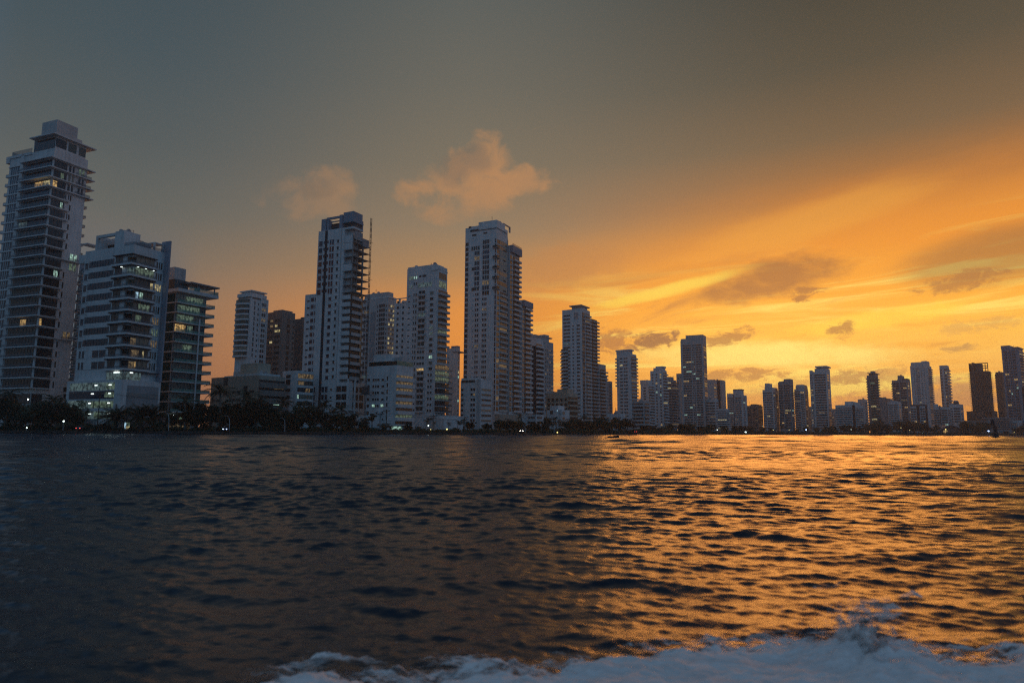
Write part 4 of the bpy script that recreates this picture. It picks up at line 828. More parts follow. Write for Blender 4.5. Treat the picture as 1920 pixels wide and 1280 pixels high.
W, L = b.wr, b.wl; b.add('wall', [(0, W, L * .86, L, -1, b.top), (0, W, L * .68, L * .83, -1, b.top), (0, W, L * .3, L * .65, -1, b.top), (0, W, 0, L * .06, -1, b.top), (0, W, L * .16, L * .22, -1, b.top), (0, W, 0, L, -1, b.z(784)), (0, W, 0, L, b.z(771.5), b.top)], ['brick']); b.add('site_wall', [(-4, -3, -2, L * 1.1, -1, b.z(788))], ['concrete']); b.finish()
far('narrow dark unfinished slab tucked behind the far white tower', 1866, 1878, 1884, 697, 1100, 22, 55, 'brick', 800, 'unfinished_tower', (('b', -.1, 1.0),), (), .02, clutter=2, cat='tower')
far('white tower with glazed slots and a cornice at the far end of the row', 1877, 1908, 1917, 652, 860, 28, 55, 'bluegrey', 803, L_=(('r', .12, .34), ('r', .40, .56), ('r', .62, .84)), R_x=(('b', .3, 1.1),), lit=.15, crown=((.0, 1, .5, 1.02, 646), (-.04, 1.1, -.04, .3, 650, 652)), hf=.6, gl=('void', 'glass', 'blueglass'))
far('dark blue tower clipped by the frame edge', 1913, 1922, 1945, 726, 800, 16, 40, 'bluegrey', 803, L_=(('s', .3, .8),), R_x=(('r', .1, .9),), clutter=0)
far('long low office block with white floor bands behind the channel beacon', 1851, 1893, 1902, 784, 790, 5, 58, 'grey', 805, 'office_block', (('r', .2, .98),), (('r', .1, .9),), .08, ((-.05, 1.05, -.05, 1.25, 782.5, 784.5),), hf=.5, clutter=1)
far('small white block at the water in front of the far end tower', 1888, 1909, 1930, 788, 790, 4, 50, 'white', 805, 'low_building', (('r', .05, .9),), (('r', .05, .9),), .15, clutter=1)

# ================================================================== shore, water
rng = random.Random(11)
SHORE = [(-900, 232), (-300, 238), (0, 244), (300, 246), (600, 258), (900, 290), (1100, 355), (1250, 470), (1400, 590), (1600, 670), (1920, 715), (2500, 760), (3300, 800)]
def shoreY(px): return float(np.interp(px, [p for p, _ in SHORE], [y for _, y in SHORE]))
def on_land(px, back):
    Y = shoreY(px) + back; return Vector((hx(px, Y), Y, GZ))
mb = MB(); pts = []
for px in list(range(-900, 2501, 10)) + [3300]:
    Y = shoreY(px); X_ = hx(px, Y); j = rng.uniform(-.5, .5)
    pts.append(((X_, Y + j, -.9), (X_ + rng.uniform(-.3, .3), Y + 1.0 + j, .35 + rng.uniform(-.2, .25)), (X_, Y + 2.2 + j, GZ - .1 + rng.uniform(-.25, .1)), (X_ * 1.015, Y + 5, GZ - .02)))
for p in pts: mb.v += list(p)
for i in range(len(pts) - 1):
    for k in range(3): mb.f.append((4 * i + k, 4 * i + 4 + k, 4 * i + 5 + k, 4 * i + 1 + k)); mb.m.append(0)
plain('bank', (.05, .045, .04), .9, .2); plain('soil', (.05, .05, .045), .9, .2)
link('sea_wall', mb.mesh('sea_wall', ['bank']), kind='structure')
mb = MB(); n = len(pts); mb.v += [p[3] for p in pts] + [(p[3][0] * 2.6, 2400, GZ - .02) for p in pts]
for i in range(n - 1): mb.f.append((i, i + 1, n + i + 1, n + i)); mb.m.append(0)
link('ground', mb.mesh('ground', ['soil']), kind='structure')
mb = MB()                                          # loose rocks along the bank
for _ in range(900):
    px = rng.uniform(-200, 1500); p = on_land(px, rng.uniform(-.6, 2.4)); r = rng.uniform(.2, .55)
    b0 = len(mb.v)
    for q in ((1, 0, 0), (-1, 0, 0), (0, 1, 0), (0, -1, 0), (0, 0, 1), (0, 0, -1)):
        s_ = r * rng.uniform(.7, 1.2); mb.v.append((p.x + q[0] * s_, p.y + q[1] * s_, .25 + q[2] * s_ * .8 + max(0, (p.y - shoreY(px)) * .4)))
    for a, c, d in ((0, 2, 4), (2, 1, 4), (1, 3, 4), (3, 0, 4), (2, 0, 5), (1, 2, 5), (3, 1, 5), (0, 3, 5)): mb.f.append((b0 + a, b0 + c, b0 + d)); mb.m.append(0)
link('shore_rocks', mb.mesh('shore_rocks', ['bank']), kind='stuff')

def build_water():
    g = np.random.default_rng(5)
    fine_a = np.radians(np.arange(-56, 56.001, 0.085)); coarse = np.radians(np.arange(58, 302.1, 4.0))
    ang = np.concatenate([fine_a, coarse]); na = len(ang)
    rad = [2.0]; OY = -7.0
    while rad[-1] < 620: rad.append(rad[-1] * (1.0026 if rad[-1] < 70 else 1.005) + 0.002)
    rad = np.array(rad + [800, 1200, 2400]); nr = len(rad)
    A, Rr = np.meshgrid(ang, rad); x0 = Rr * np.sin(A); y0 = Rr * np.cos(A) + OY
    x, y, z = x0.copy(), y0.copy(), np.zeros_like(x0); unres = np.zeros(nr)
    sp_ = np.gradient(rad); spa = rad * np.radians(0.085); spacing = np.maximum(sp_, spa)
    N = 260
    lam = np.exp(np.linspace(np.log(.06), np.log(18.0), N) + g.normal(0, .01, N)); th = np.radians(-94) + np.where(g.random(N) < .5, -.36, .30) + g.normal(0, .19, N) + (g.random(N) < .12) * g.normal(0, 1.2, N); ph = g.uniform(0, 6.283, N)
    # chop: the further out, the longer the waves that stand up
    deff = np.maximum(rad - 6.0, 2.5); lc = .0130 * deff * (1 + .5 * np.clip((deff - 25) / 80, 0, 1)) + .055
    q1 = (np.log(lam)[:, None] - np.log(lc)[None, :]) / 1.05; q2 = (np.log(lam)[:, None] - np.log(5.0 * lc)[None, :]) / .75
    W = np.exp(-q1 ** 2) + .36 * np.exp(-q2 ** 2)          # fine chop riding on longer, longer-crested swells
    ST = W / np.sqrt((W ** 2).sum(0) / 2)[None, :] * (.168 / (1 + np.maximum(deff - 30, 0) / 260))[None, :]
    th = np.radians(-94) + (th - np.radians(-94)) * np.clip(1.15 - .30 * np.log(lam / .2), .45, 1.3)
    k = 2 * np.pi / lam
    for i in range(N):
        w = np.clip((lam[i] / spacing - 1.9) / 1.3, 0, 1)
        unres += (ST[i] ** 2 / 2) * (1 - w ** 2)
        rows = np.nonzero((w > 0) & (W[i] > .02))[0]
        if len(rows) == 0: continue
        r0, r1 = rows.min(), rows.max() + 1; kx, ky = k[i] * np.cos(th[i]), k[i] * np.sin(th[i]); xx, yy = x0[r0:r1], y0[r0:r1]
        a = (ST[i, r0:r1] / k[i] * w[r0:r1])[:, None]
        q_ = .12 / max(.3, lam[i]) ** .6                 # groups of waves come and go over the surface
        mod = .45 + 1.1 * (0.5 + 0.5 * np.sin(xx * q_ * np.cos(i) + yy * q_ * np.sin(i * 1.7) + i))
        p = kx * xx + ky * yy + ph[i]; c, s = np.cos(p), np.sin(p)
        z[r0:r1] += a * mod * c; x[r0:r1] -= .9 * a * mod * s * np.cos(th[i]); y[r0:r1] -= .9 * a * mod * s * np.sin(th[i])
    gust = 0
    for q in range(14):
        ax, ay = g.uniform(.01, .16), g.uniform(.02, .30); gust = gust + np.sin(x0 * ax * g.choice([-1, 1]) + y0 * ay + g.uniform(0, 6.3)) / np.sqrt(14)
    gust = np.clip(1.0 + .22 * gust, .6, 1.5); z *= gust; x = x0 + (x - x0) * gust; y = y0 + (y - y0) * gust
    calm = np.clip((deff - 1.0) / 3.0, .5, 1)[:, None]; z *= calm
    me = bpy.data.meshes.new('water')
    co = np.stack([x, y, z], -1).reshape(-1, 3).astype(np.float32)
    me.vertices.add(len(co)); me.vertices.foreach_set('co', co.ravel())
    i = np.arange(nr - 1)[:, None] * na; j = np.arange(na)[None, :]; j2 = (j + 1) % na
    q = np.stack([i + j, i + na + j, i + na + j2, i + j2], -1).reshape(-1, 4).astype(np.int32)
    me.loops.add(q.size); me.loops.foreach_set('vertex_index', q.ravel())
    me.polygons.add(len(q)); me.polygons.foreach_set('loop_start', np.arange(0, q.size, 4, dtype=np.int32))
    me.polygons.foreach_set('use_smooth', np.ones(len(q), bool))
    al = np.sqrt(0.016 ** 2 + 1.3 * unres); rough = np.sqrt(np.clip(al, 0.0, .5))
    at_ = me.attributes.new('ripple_roughness', 'FLOAT', 'POINT'); at_.data.foreach_set('value', np.repeat(rough, na).astype(np.float32))
    me.update(calc_edges=True); me.validate()
    m = new_mat('sea_water')
    an = G.nt.nodes.new('ShaderNodeAttribute'); an.attribute_name = 'ripple_roughness'
    c = coords(); n1 = noise(vscale(c, (7.0, 12.0, 7.0)), 1.0, 5.0, .6)
    bm = G.nt.nodes.new('ShaderNodeBump'); bm.inputs['Strength'].default_value = .22; bm.inputs['Distance'].default_value = .05; put(bm.inputs['Height'], n1)
    big = noise(vscale(c, (.02, .05, .02)), 1.0, 3.0, .6)
    p = G.nt.nodes.new('ShaderNodeBsdfPrincipled'); put(p.inputs['Base Color'], (.006, .020, .037)); put(p.inputs['Roughness'], S(an.outputs['Fac']) * sm(.3, .7, big, .82, 1.12)); p.inputs['IOR'].default_value = 1.333
    G.nt.links.new(bm.outputs[0], p.inputs['Normal'])
    MATS['sea_water'] = out(m, p.outputs[0]); me.materials.append(MATS['sea_water'])
    return link('water', me, kind='structure')
build_water()

# ---- boat wake: churned foam with spray thrown off it
def fbm(x, y, seed, octv=6, f0=1.0):
    g = np.random.default_rng(seed); v = np.zeros_like(x); a, f = .5, f0
    for o in range(octv):
        for _ in range(3):
            t, p = g.uniform(0, 6.283), g.uniform(0, 6.283); q = g.uniform(0, 6.283, 2)
            v += a / 3 * np.sin(f * (x * np.cos(t) + y * np.sin(t)) * 6.283 + p + 1.7 * np.sin(f * 4.1 * (x * np.cos(q[0]) + y * np.sin(q[0])) + q[1]))
        a *= .58; f *= 1.93
    return v
def edge_px(px):                                   # inner edge of the wake on the water as seen from the boat
    return np.interp(px, [300, 470, 525, 615, 705, 780, 900, 990, 1050, 1125, 1230, 1305, 1420, 1530, 1605, 1680, 1755, 1830, 1920, 2300, 3000], [1360, 1326, 1282, 1246, 1268, 1256, 1246, 1260, 1242, 1224, 1214, 1200, 1196, 1201, 1192, 1222, 1228, 1206, 1214, 1232, 1236])
def build_foam():
    xs = np.linspace(-2.6, 7.5, 760); ys = np.linspace(2.0, 6.4, 420); Xg, Yg = np.meshgrid(xs, ys)
    ppx = 960 + Xg / Yg * 1210
    ed = CAM_H / np.tan(np.arctan((edge_px(ppx) - HOR) / FPX * .965))       # distance of that edge
    n = fbm(Xg * .9, Yg * 1.3, 3); n2 = fbm(Xg * 3.1, Yg * 3.6, 4, 5)
    inside = ed - Yg + n * .30 + n2 * .10
    crest = np.exp(-((inside - .35) / .40) ** 2)
    z = .01 + .07 * np.clip(inside * 1.6, 0, 1) + 0.04 * crest + .05 * n + .018 * n2 + .010 * fbm(Xg * 9, Yg * 9, 8, 4)
    sx, sy = at(1600, 1200, 4.7).x, 4.65
    z += .07 * np.exp(-(((Xg - sx) / .28) ** 2 + ((Yg - sy + .1) / .35) ** 2)) * (1 + n2)
    den = np.clip(inside * 1.0 + .40, 0, 1) 
    keep = den > .02; nx = len(xs)
    ok = keep[:-1, :-1] & keep[1:, :-1] & keep[1:, 1:] & keep[:-1, 1:]
    r, c = np.nonzero(ok); q = np.stack([r * nx + c, r * nx + c + 1, (r + 1) * nx + c + 1, (r + 1) * nx + c], -1)
    used, inv = np.unique(q.ravel(), return_inverse=True); q = inv.reshape(-1, 4).astype(np.int32)
    co = np.stack([Xg, Yg, z], -1).reshape(-1, 3)[used].astype(np.float32)
    me = bpy.data.meshes.new('wake_foam'); me.vertices.add(len(co)); me.vertices.foreach_set('co', co.ravel())
    me.loops.add(q.size); me.loops.foreach_set('vertex_index', q.ravel()); me.polygons.add(len(q)); me.polygons.foreach_set('loop_start', np.arange(0, q.size, 4, dtype=np.int32)); me.polygons.foreach_set('use_smooth', np.ones(len(q), bool))
    a = me.attributes.new('foam_density', 'FLOAT', 'POINT'); a.data.foreach_set('value', den.reshape(-1)[used].astype(np.float32)); me.update(calc_edges=True)
    m = new_mat('wake_foam'); an = G.nt.nodes.new('ShaderNodeAttribute'); an.attribute_name = 'foam_density'
    c = coords(); lace = noise(vscale(c, (3.2, 13, 7)), 1.0, 8.0, .72, .8); soft = noise(vscale(c, (1.6, 3.4, 2.2)), 1.0, 5.0, .6)
    alpha = sm(.32, .86, S(an.outputs['Fac']) * 1.12 + (lace - .5) * 2.2 + (soft - .5) * 1.3)
    MATS['wake_foam'] = out(m, bsdf(mixc(sm(.35, .65, lace), (.78, .70, .65), (.97, .90, .84)), .8, .1, Alpha=alpha))
    me.materials.append(MATS['wake_foam']); link('wake_foam', me, kind='stuff')
    # droplets
    mb = MB(); g = random.Random(3); vy = list(ys)
    def drop(x, y, zz, r):
        b0 = len(mb.v); mb.v.extend([(x + r, y, zz), (x - r, y, zz), (x, y + r, zz), (x, y - r, zz), (x, y, zz + r), (x, y, zz - r)])
        for t in ((0, 2, 4), (2, 1, 4), (1, 3, 4), (3, 0, 4), (2, 0, 5), (1, 2, 5), (3, 1, 5), (0, 3, 5)): mb.f.append((b0 + t[0], b0 + t[1], b0 + t[2])); mb.m.append(0)
    n_ = 0
    while n_ < 2600:
        i, j = g.randrange(len(ys)), g.randrange(len(xs)); v = inside[i, j]
        if -.25 < v < .9 and g.random() < math.exp(-abs(v - .2) * 3.2):
            drop(xs[j] + g.uniform(-.02, .02), ys[i] + g.uniform(-.03, .03), z[i, j] + abs(g.gauss(0, .05)), g.choice((.0015, .002, .002, .003))); n_ += 1
    # the spout the hull throws up: a sheaf of ragged water strands that opens at the top, with drops around it
    fb, fd = MB(), []
    for q in range(26):
        h_ = .40 * g.uniform(.45, 1.0); x0_, y0_ = sx + g.gauss(-.02, .05), sy + g.gauss(0, .06); drift = g.gauss(.07, .07); n0 = len(fb.v); m_ = 12; rr = g.uniform(.012, .030)
        pp = [(x0_ + drift * (k / m_) ** 2 + g.gauss(0, .006) + .02 * math.sin(k * .9 + q), y0_ + .05 * math.sin(k * .5 + q) * k / m_, .02 + h_ * (1 - (1 - k / m_) ** 1.6)) for k in range(m_ + 1)]
        fb.tube(pp, [rr * (1.9 - 1.3 * k / m_) * g.uniform(.7, 1.3) for k in range(m_ + 1)], 0, 8)
        fd += [.80 - .42 * ((v[2] - .02) / .40) for v in fb.v[n0:]]
    for q in range(16):                           # torn scraps of foam at the crown of the spout
        c_ = Vector((sx + .06 + g.gauss(.03, .12), sy + g.gauss(0, .08), .30 + g.gauss(.03, .05))); n0 = len(fb.v)
        fb.tube([c_ + Vector((-.05 + .05 * k + g.gauss(0, .01), g.gauss(0, .01), g.gauss(0, .012))) for k in range(4)], [.006, .02, .018, .005], 0, 8); fd += [.40] * (len(fb.v) - n0)
    sm_ = fb.mesh('wake_spout', []); sm_.materials.append(MATS['wake_foam']); sm_.polygons.foreach_set('use_smooth', [True] * len(sm_.polygons))
    sa = sm_.attributes.new('foam_density', 'FLOAT', 'POINT'); sa.data.foreach_set('value', fd); link('wake_spout', sm_, kind='stuff')
    for _ in range(4200):
        t = g.random() ** .9; w = .05 + .06 * t + (.14 * max(0, t - .6))
        drop(sx + .02 + .10 * t * t + g.gauss(0, w), sy + g.gauss(0, .09), .04 + .36 * t + g.gauss(0, .02), g.choice((.0012, .0015, .002, .003)))
    for _ in range(2500):
        t = abs(g.gauss(0, 1)); drop(sx + g.gauss(0, .30), sy + g.gauss(-.1, .2), .05 + abs(g.gauss(.0, .10)), g.choice((.0015, .002, .003)))
    plain('spray', (.72, .76, .8), .4, .4); link('wake_spray', mb.mesh('wake_spray', ['spray']), kind='stuff')
build_foam()

# ================================================================== trees
def leaf_mat(key, c0, c1):
    m = new_mat('leaf_' + key); n = noise(vscale(coords(), (.8, .8, .8)), 1.0, 4.0, .6); f = sm(.3, .7, n * .7 + rnd() * .3)
    MATS[key] = out(m, bsdf(mixc(f, c0, c1), .55, .3))
leaf_mat('leaf', (.016, .028, .012), (.040, .055, .022)); leaf_mat('frond', (.020, .032, .014), (.050, .060, .025)); plain('bark', (.09, .075, .06), .9, .2); plain('palebark', (.22, .20, .17), .9, .2)
def frond(mb, base, az, el0, length, droop, g, nl=20, lw=.045, ll=.42):
    p = Vector(base); el = el0; seg = length / nl; d0 = Vector((math.cos(az), math.sin(az), 0)); side = Vector((-math.sin(az), math.cos(az), 0)); pts = [p.copy()]
    for i in range(nl):
        el -= droop / nl * (0.5 + 1.1 * i / nl); d = d0 * math.cos(el) + Vector((0, 0, math.sin(el))); q = p + d * seg
        up = d.cross(side).normalized(); t = (i + .5) / nl; w = ll * length * .55 * math.sin(math.pi * (.12 + .82 * t)) ** .8
        for s in (-1, 1):
            tip = q + (side * s * .80 + d * .62 - up * -.0 + Vector((0, 0, -.35 - .25 * t))) * w * g.uniform(.8, 1.1)
            b0 = len(mb.v); mb.v += [tuple(p), tuple(p + d * seg * .9), tuple(tip)]; mb.f.append((b0, b0 + 1, b0 + 2)); mb.m.append(0)
        p = q; pts.append(p.copy())
    mb.tube(pts[::4] + [pts[-1]], [.05 - .008 * k for k in range(len(pts[::4]) + 1)], 0, 3)
def palm_proto(seed, h, lean, nf, fl, thick=.17, date=False):
    g = random.Random(seed); top = Vector((lean, lean * .3, h)); mb = MB(); n = 9
    pts = [Vector((lean * (i / n) ** 1.8, lean * .3 * (i / n) ** 1.8, h * i / n)) for i in range(n + 1)]
    mb.tube(pts, [thick * (1.5 - .6 * i / n if i < 2 else 1.15 - .3 * i / n) for i in range(n + 1)], 0, 7); tr = mb.mesh('trunk', ['palebark' if not date else 'bark'])
    mb = MB()
    for k in range(nf):
        frond(mb, top, k * 2.39996 + g.uniform(-.2, .2), R_(g.uniform(-25, 80) if not date else g.uniform(-30, 85)), fl * g.uniform(.8, 1.1), R_(g.uniform(60, 110) if not date else g.uniform(25, 60)), g, 20 if not date else 16)
    if not date: mb.tube([top - Vector((0, 0, .5)), top + Vector((0, 0, .2))], [.28, .2], 0, 6)
    return tr, mb.mesh('crown', ['frond'])
def broad_proto(seed, h, rw, clear, n=2600, leaf=.26):
    g = random.Random(seed); mb = MB(); fork = h * clear
    mb.tube([(0, 0, -.3), (.05, 0, fork * .6), (.1, .05, fork)], [h * .035, h * .028, h * .024], 0, 7); tips = []
    for k in range(6):
        a = k * 1.05 + g.uniform(-.3, .3); r = rw * g.uniform(.35, .7); tip = Vector((math.cos(a) * r, math.sin(a) * r, g.uniform(fork + (h - fork) * .35, h * .82)))
        mid = Vector((tip.x * .4, tip.y * .4, fork + (tip.z - fork) * .6)); mb.tube([(.1, .05, fork - .1), mid, tip], [h * .018, h * .012, h * .005], 0, 5); tips.append(tip)
    tr = mb.mesh('trunk', ['bark']); mb = MB(); cl = []
    for t in tips:
        for _ in range(5): cl.append((t + Vector((g.gauss(0, rw * .26), g.gauss(0, rw * .26), g.gauss(0, (h - fork) * .16))), rw * g.uniform(.16, .34)))
    for _ in range(14): cl.append((Vector((g.gauss(0, rw * .38), g.gauss(0, rw * .38), g.uniform(fork + (h - fork) * .15, h * .93))), rw * g.uniform(.14, .3)))
    for _ in range(n):
        c, r = g.choice(cl); d = Vector((g.gauss(0, 1), g.gauss(0, 1), g.gauss(0, .8))).normalized() * r * g.uniform(.45, 1.05); p = c + d; p.z = min(max(p.z, fork * .55), h * 1.02)
        a = Vector((g.gauss(0, 1), g.gauss(0, 1), g.gauss(0, .6))).normalized(); s = a.orthogonal().normalized(); L_ = leaf * g.uniform(.7, 1.5)
        b0 = len(mb.v); mb.v += [tuple(p - s * L_ * .5), tuple(p + a * L_ * .9), tuple(p + s * L_ * .5), tuple(p - a * L_ * .9)]; mb.f.append((b0, b0 + 1, b0 + 2, b0 + 3)); mb.m.append(0)
    return tr, mb.mesh('crown', ['leaf'])
PROTO = {'palm': [palm_proto(1, 8.0, .9, 20, 3.0), palm_proto(2, 8.0, -.7, 18, 3.1), palm_proto(3, 8.0, .3, 22, 2.7)],
         'date': [palm_proto(5, 3.2, .1, 60, 3.9, .38, True), palm_proto(6, 3.0, -.1, 66, 3.8, .42, True)],
         'broad': [broad_proto(7, 8.0, 4.8, .16, 3400, .30), broad_proto(8, 8.0, 4.0, .20, 3200, .30), broad_proto(9, 8.0, 5.6, .14, 4000, .30), broad_proto(10, 8.0, 3.6, .14, 3000, .3)],
         'bush': [broad_proto(12, 3.0, 2.6, .10, 1300, .2), broad_proto(13, 3.0, 2.0, .12, 1100, .2)],
         'slim': [broad_proto(15, 8.0, 1.6, .45, 900, .3)]}
PH = {'palm': 9.6, 'date': 6.2, 'broad': 8.1, 'bush': 3.05, 'slim': 8.1}
NAME = {'palm': 'coconut_palm', 'date': 'date_palm', 'broad': 'leafy_tree', 'bush': 'shrub', 'slim': 'slim_tree'}
CAT = {'palm': 'palm tree', 'date': 'palm tree', 'broad': 'tree', 'bush': 'shrub', 'slim': 'tree'}
def tree(kind, px, top, label, back=6, group=None, wide=1.0, var=None):
    p = on_land(px, back); h = (at(px, top, p.y).z - GZ) * 1.10; pr = PROTO[kind]; tr, cr = pr[var if var is not None else rng.randrange(len(pr))]
    t = thing(NAME[kind], label, CAT[kind], p, rng.uniform(0, 6.28), group); s = max(.25, h / PH[kind]); t.scale = (s * wide, s * wide, s)
    link('trunk', tr, t); link('crown', cr, t); return t
# named ones first
for a in (('date', 215, 763, 'spiky date palm before the lit parking podium, the one by itself', 5, 1.25, 0), ('date', 262, 762, 'broad date palm before the blank grey podium panel, closer to the lone date palm', 5, 1.15, 1), ('date', 287, 761, 'broad date palm before the blank grey podium panel, closer to the curved lamp post', 7, 1.15, 0),
          ('palm', 412, 728, 'tallest coconut palm, standing in front of the low beige offices', 8, 1.25, 0), ('palm', 456, 737, 'second tallest coconut palm, before the windows of the low beige offices', 9, 1.2, 1), ('palm', 560, 752, 'coconut palm with a drooping crown before the small block with strip windows', 8, 1.3, 2), ('palm', 640, 762, 'coconut palm at the foot of the unfinished white tower', 8, 1.3, 0),
          ('slim', 697, 775, 'slim upright tree with a bare pale trunk beside the lattice hoist mast', 6, 1.0, 0), ('broad', 1166, 785, 'largest dome shaped dark tree on the shore, below the bright sky gap', 16, 1.35, 2), ('broad', 1026, 783, 'round topped tree rising over the shore trees by the small white stepped block', 20, .7, 1),
          ('bush', 722, 795, 'round clipped shrub tree below the hoist mast block, on its tower side', 6, 1.0, 0), ('bush', 764, 795, 'round clipped shrub tree at the end of the curved balcony tiers', 6, 1.0, 1), ('palm', 160, 772, 'thin young palm between the tall corner glass tower and the lone date palm', 8, .9, 1), ('palm', 1044, 783, 'floodlit coconut palm crown near the golden ribbed tower lobby', 10, 1.0, 1)):
    tree(a[0], a[1], a[2], a[3], a[4], None, a[5], a[6])
for px_, tp_, w_ in ((346, 746, 'before the curved lamp post by the green balustrade block'), (482, 744, 'before the brown striped balconies of the low beige offices'), (522, 750, 'in the dip between the beige offices and small strip window block'), (604, 754, 'at the dark strip side of the unfinished white tower'), (8, 730, 'clipped by the frame edge under the tall corner glass tower'), (104, 744, 'rising behind the short bright lamp post')):
    tree('palm', px_, tp_, 'tall slender coconut palm ' + w_, 7, None, 1.25)
# stretches of shore planting: trees in one stretch look alike and share a label
def stretch(items, kind_label, group):
    for kind, px, top, back, wide in items: tree(kind, px, top, kind_label[kind], back, group + (' palms' if kind in ('palm', 'date') else ' shrubs' if kind == 'bush' else ' trees'), wide)
def run(x0, x1, step, tops, kinds, seed, b0=4, b1=22, wide=(1.0, 1.4)):
    g = random.Random(seed); x = x0; o = []
    while x < x1:
        k = g.choice(kinds); o.append((k, x + g.uniform(-3, 3), g.uniform(*tops) + (10 if k == 'bush' else -3 if k == 'palm' else 0), g.uniform(b0, b1), g.uniform(*wide))); x += step * g.uniform(.7, 1.3)
    return o
lab = lambda where: {'broad': 'dark leafy tree ' + where, 'bush': 'low dark shrub ' + where, 'palm': 'dark coconut palm ' + where, 'date': 'dark date palm ' + where}
stretch([('broad', -12, 745, 10, 1.2), ('broad', 12, 752, 9, 1.2), ('broad', 38, 766, 6, 1.1), ('broad', 66, 757, 9, 1.3), ('broad', 92, 755, 10, 1.3), ('broad', 116, 762, 8, 1.1), ('broad', 140, 770, 9, .8), ('bush', 20, 792, 4, 1.4), ('bush', 75, 794, 4, 1.5), ('bush', 130, 794, 4, 1.4)], lab('at the foot of the tall corner glass tower'), 'corner tower')
stretch([('bush', 165, 794, 6, 1.2), ('bush', 188, 796, 5, 1.2), ('bush', 203, 795, 6, 1.1), ('bush', 245, 798, 4, .9), ('bush', 300, 793, 5, 1.2), ('broad', 322, 777, 9, .9)], lab('in front of the blue ribbon glass block'), 'ribbon block')
stretch([('broad', 348, 774, 8, 1.1), ('broad', 368, 762, 9, 1.1), ('palm', 376, 755, 10, 1.2), ('broad', 395, 760, 9, 1.1), ('broad', 418, 768, 7, 1.1), ('broad', 440, 762, 10, 1.1), ('broad', 468, 757, 9, 1.2), ('palm', 478, 752, 9, 1.2), ('bush', 385, 794, 5, 1.3), ('bush', 445, 794, 5, 1.4)], lab('in front of the low beige offices'), 'beige office')
stretch([('broad', 495, 768, 8, 1.1), ('palm', 515, 765, 9, 1.2), ('broad', 534, 772, 8, 1.1), ('broad', 556, 766, 9, 1.2), ('broad', 580, 764, 9, 1.3), ('palm', 590, 760, 8, 1.2), ('bush', 510, 793, 5, 1.4), ('bush', 548, 795, 5, 1.4)], lab('in front of the small block with strip windows'), 'strip window block')
stretch([('broad', 606, 776, 8, 1.1), ('palm', 622, 768, 9, 1.2), ('broad', 632, 776, 9, 1.1), ('broad', 655, 779, 9, 1.1), ('palm', 664, 774, 8, 1.1), ('broad', 678, 784, 9, .9), ('bush', 618, 796, 5, 1.3), ('bush', 650, 797, 5, 1.4), ('bush', 684, 797, 5, 1.2)], lab('at the foot of the unfinished white tower'), 'unfinished tower')
stretch(run(742, 790, 17, (796, 801), ['bush', 'broad'], 1), lab('before the curved balcony tiers block'), 'balcony tiers')
stretch(run(800, 862, 11, (788, 796), ['palm', 'broad', 'palm', 'bush'], 2), lab('before the low white podium with the cube'), 'cube podium')
stretch(run(868, 935, 10, (786, 796), ['broad', 'palm', 'broad', 'bush'], 3), lab('before the small block with the faceted end'), 'faceted block')
stretch(run(938, 985, 9, (778, 792), ['broad', 'palm', 'broad'], 4), lab('before the golden ribbed tower lobby'), 'ribbed tower')
stretch(run(990, 1060, 9, (790, 798), ['broad', 'palm', 'broad', 'bush'], 5), lab('before the small white stepped block'), 'stepped block')
stretch(run(1062, 1135, 9, (782, 794), ['broad', 'palm', 'broad'], 6), lab('before the tall white banded tower'), 'banded tower')
stretch(run(1138, 1205, 10, (793, 801), ['palm', 'broad', 'bush'], 7), lab('beside the largest dome shaped tree'), 'dome tree')
stretch(run(1206, 1275, 9, (795, 802), ['broad', 'palm', 'broad'], 8), lab('before the white stepped tower with flat roofed crown'), 'stepped tower')
stretch(run(1278, 1345, 9, (794, 801), ['broad', 'broad', 'palm'], 9), lab('before the broad glassy tower'), 'glassy tower')
stretch(run(1346, 1430, 11, (797, 803), ['broad', 'broad', 'bush'], 10), lab('before the brown gabled block and its tall core neighbour'), 'gabled block')
stretch(run(1432, 1560, 13, (799, 804), ['broad', 'palm', 'bush', 'broad'], 12), lab('before the twin towers and rounded white tower'), 'twin towers')
stretch(run(1562, 1640, 9, (797, 803), ['broad', 'broad', 'bush'], 13), lab('before the broad white balconied block'), 'balconied block')
stretch(run(1628, 1748, 8, (790, 797), ['broad', 'broad', 'palm'], 14), lab('in the tall grove before the chimney core tower'), 'tall grove')
stretch(run(1742, 1760, 9, (797, 801), ['broad'], 15), lab('beside the gabled pavilion, on the grove side'), 'pavilion grove')
stretch(run(1812, 1850, 7, (788, 798), ['broad', 'broad', 'palm'], 16), lab('between the gabled pavilion and the channel beacon'), 'beacon')
stretch(run(1878, 1990, 10, (798, 804), ['broad', 'bush'], 17), lab('before the far end white tower'), 'far end')

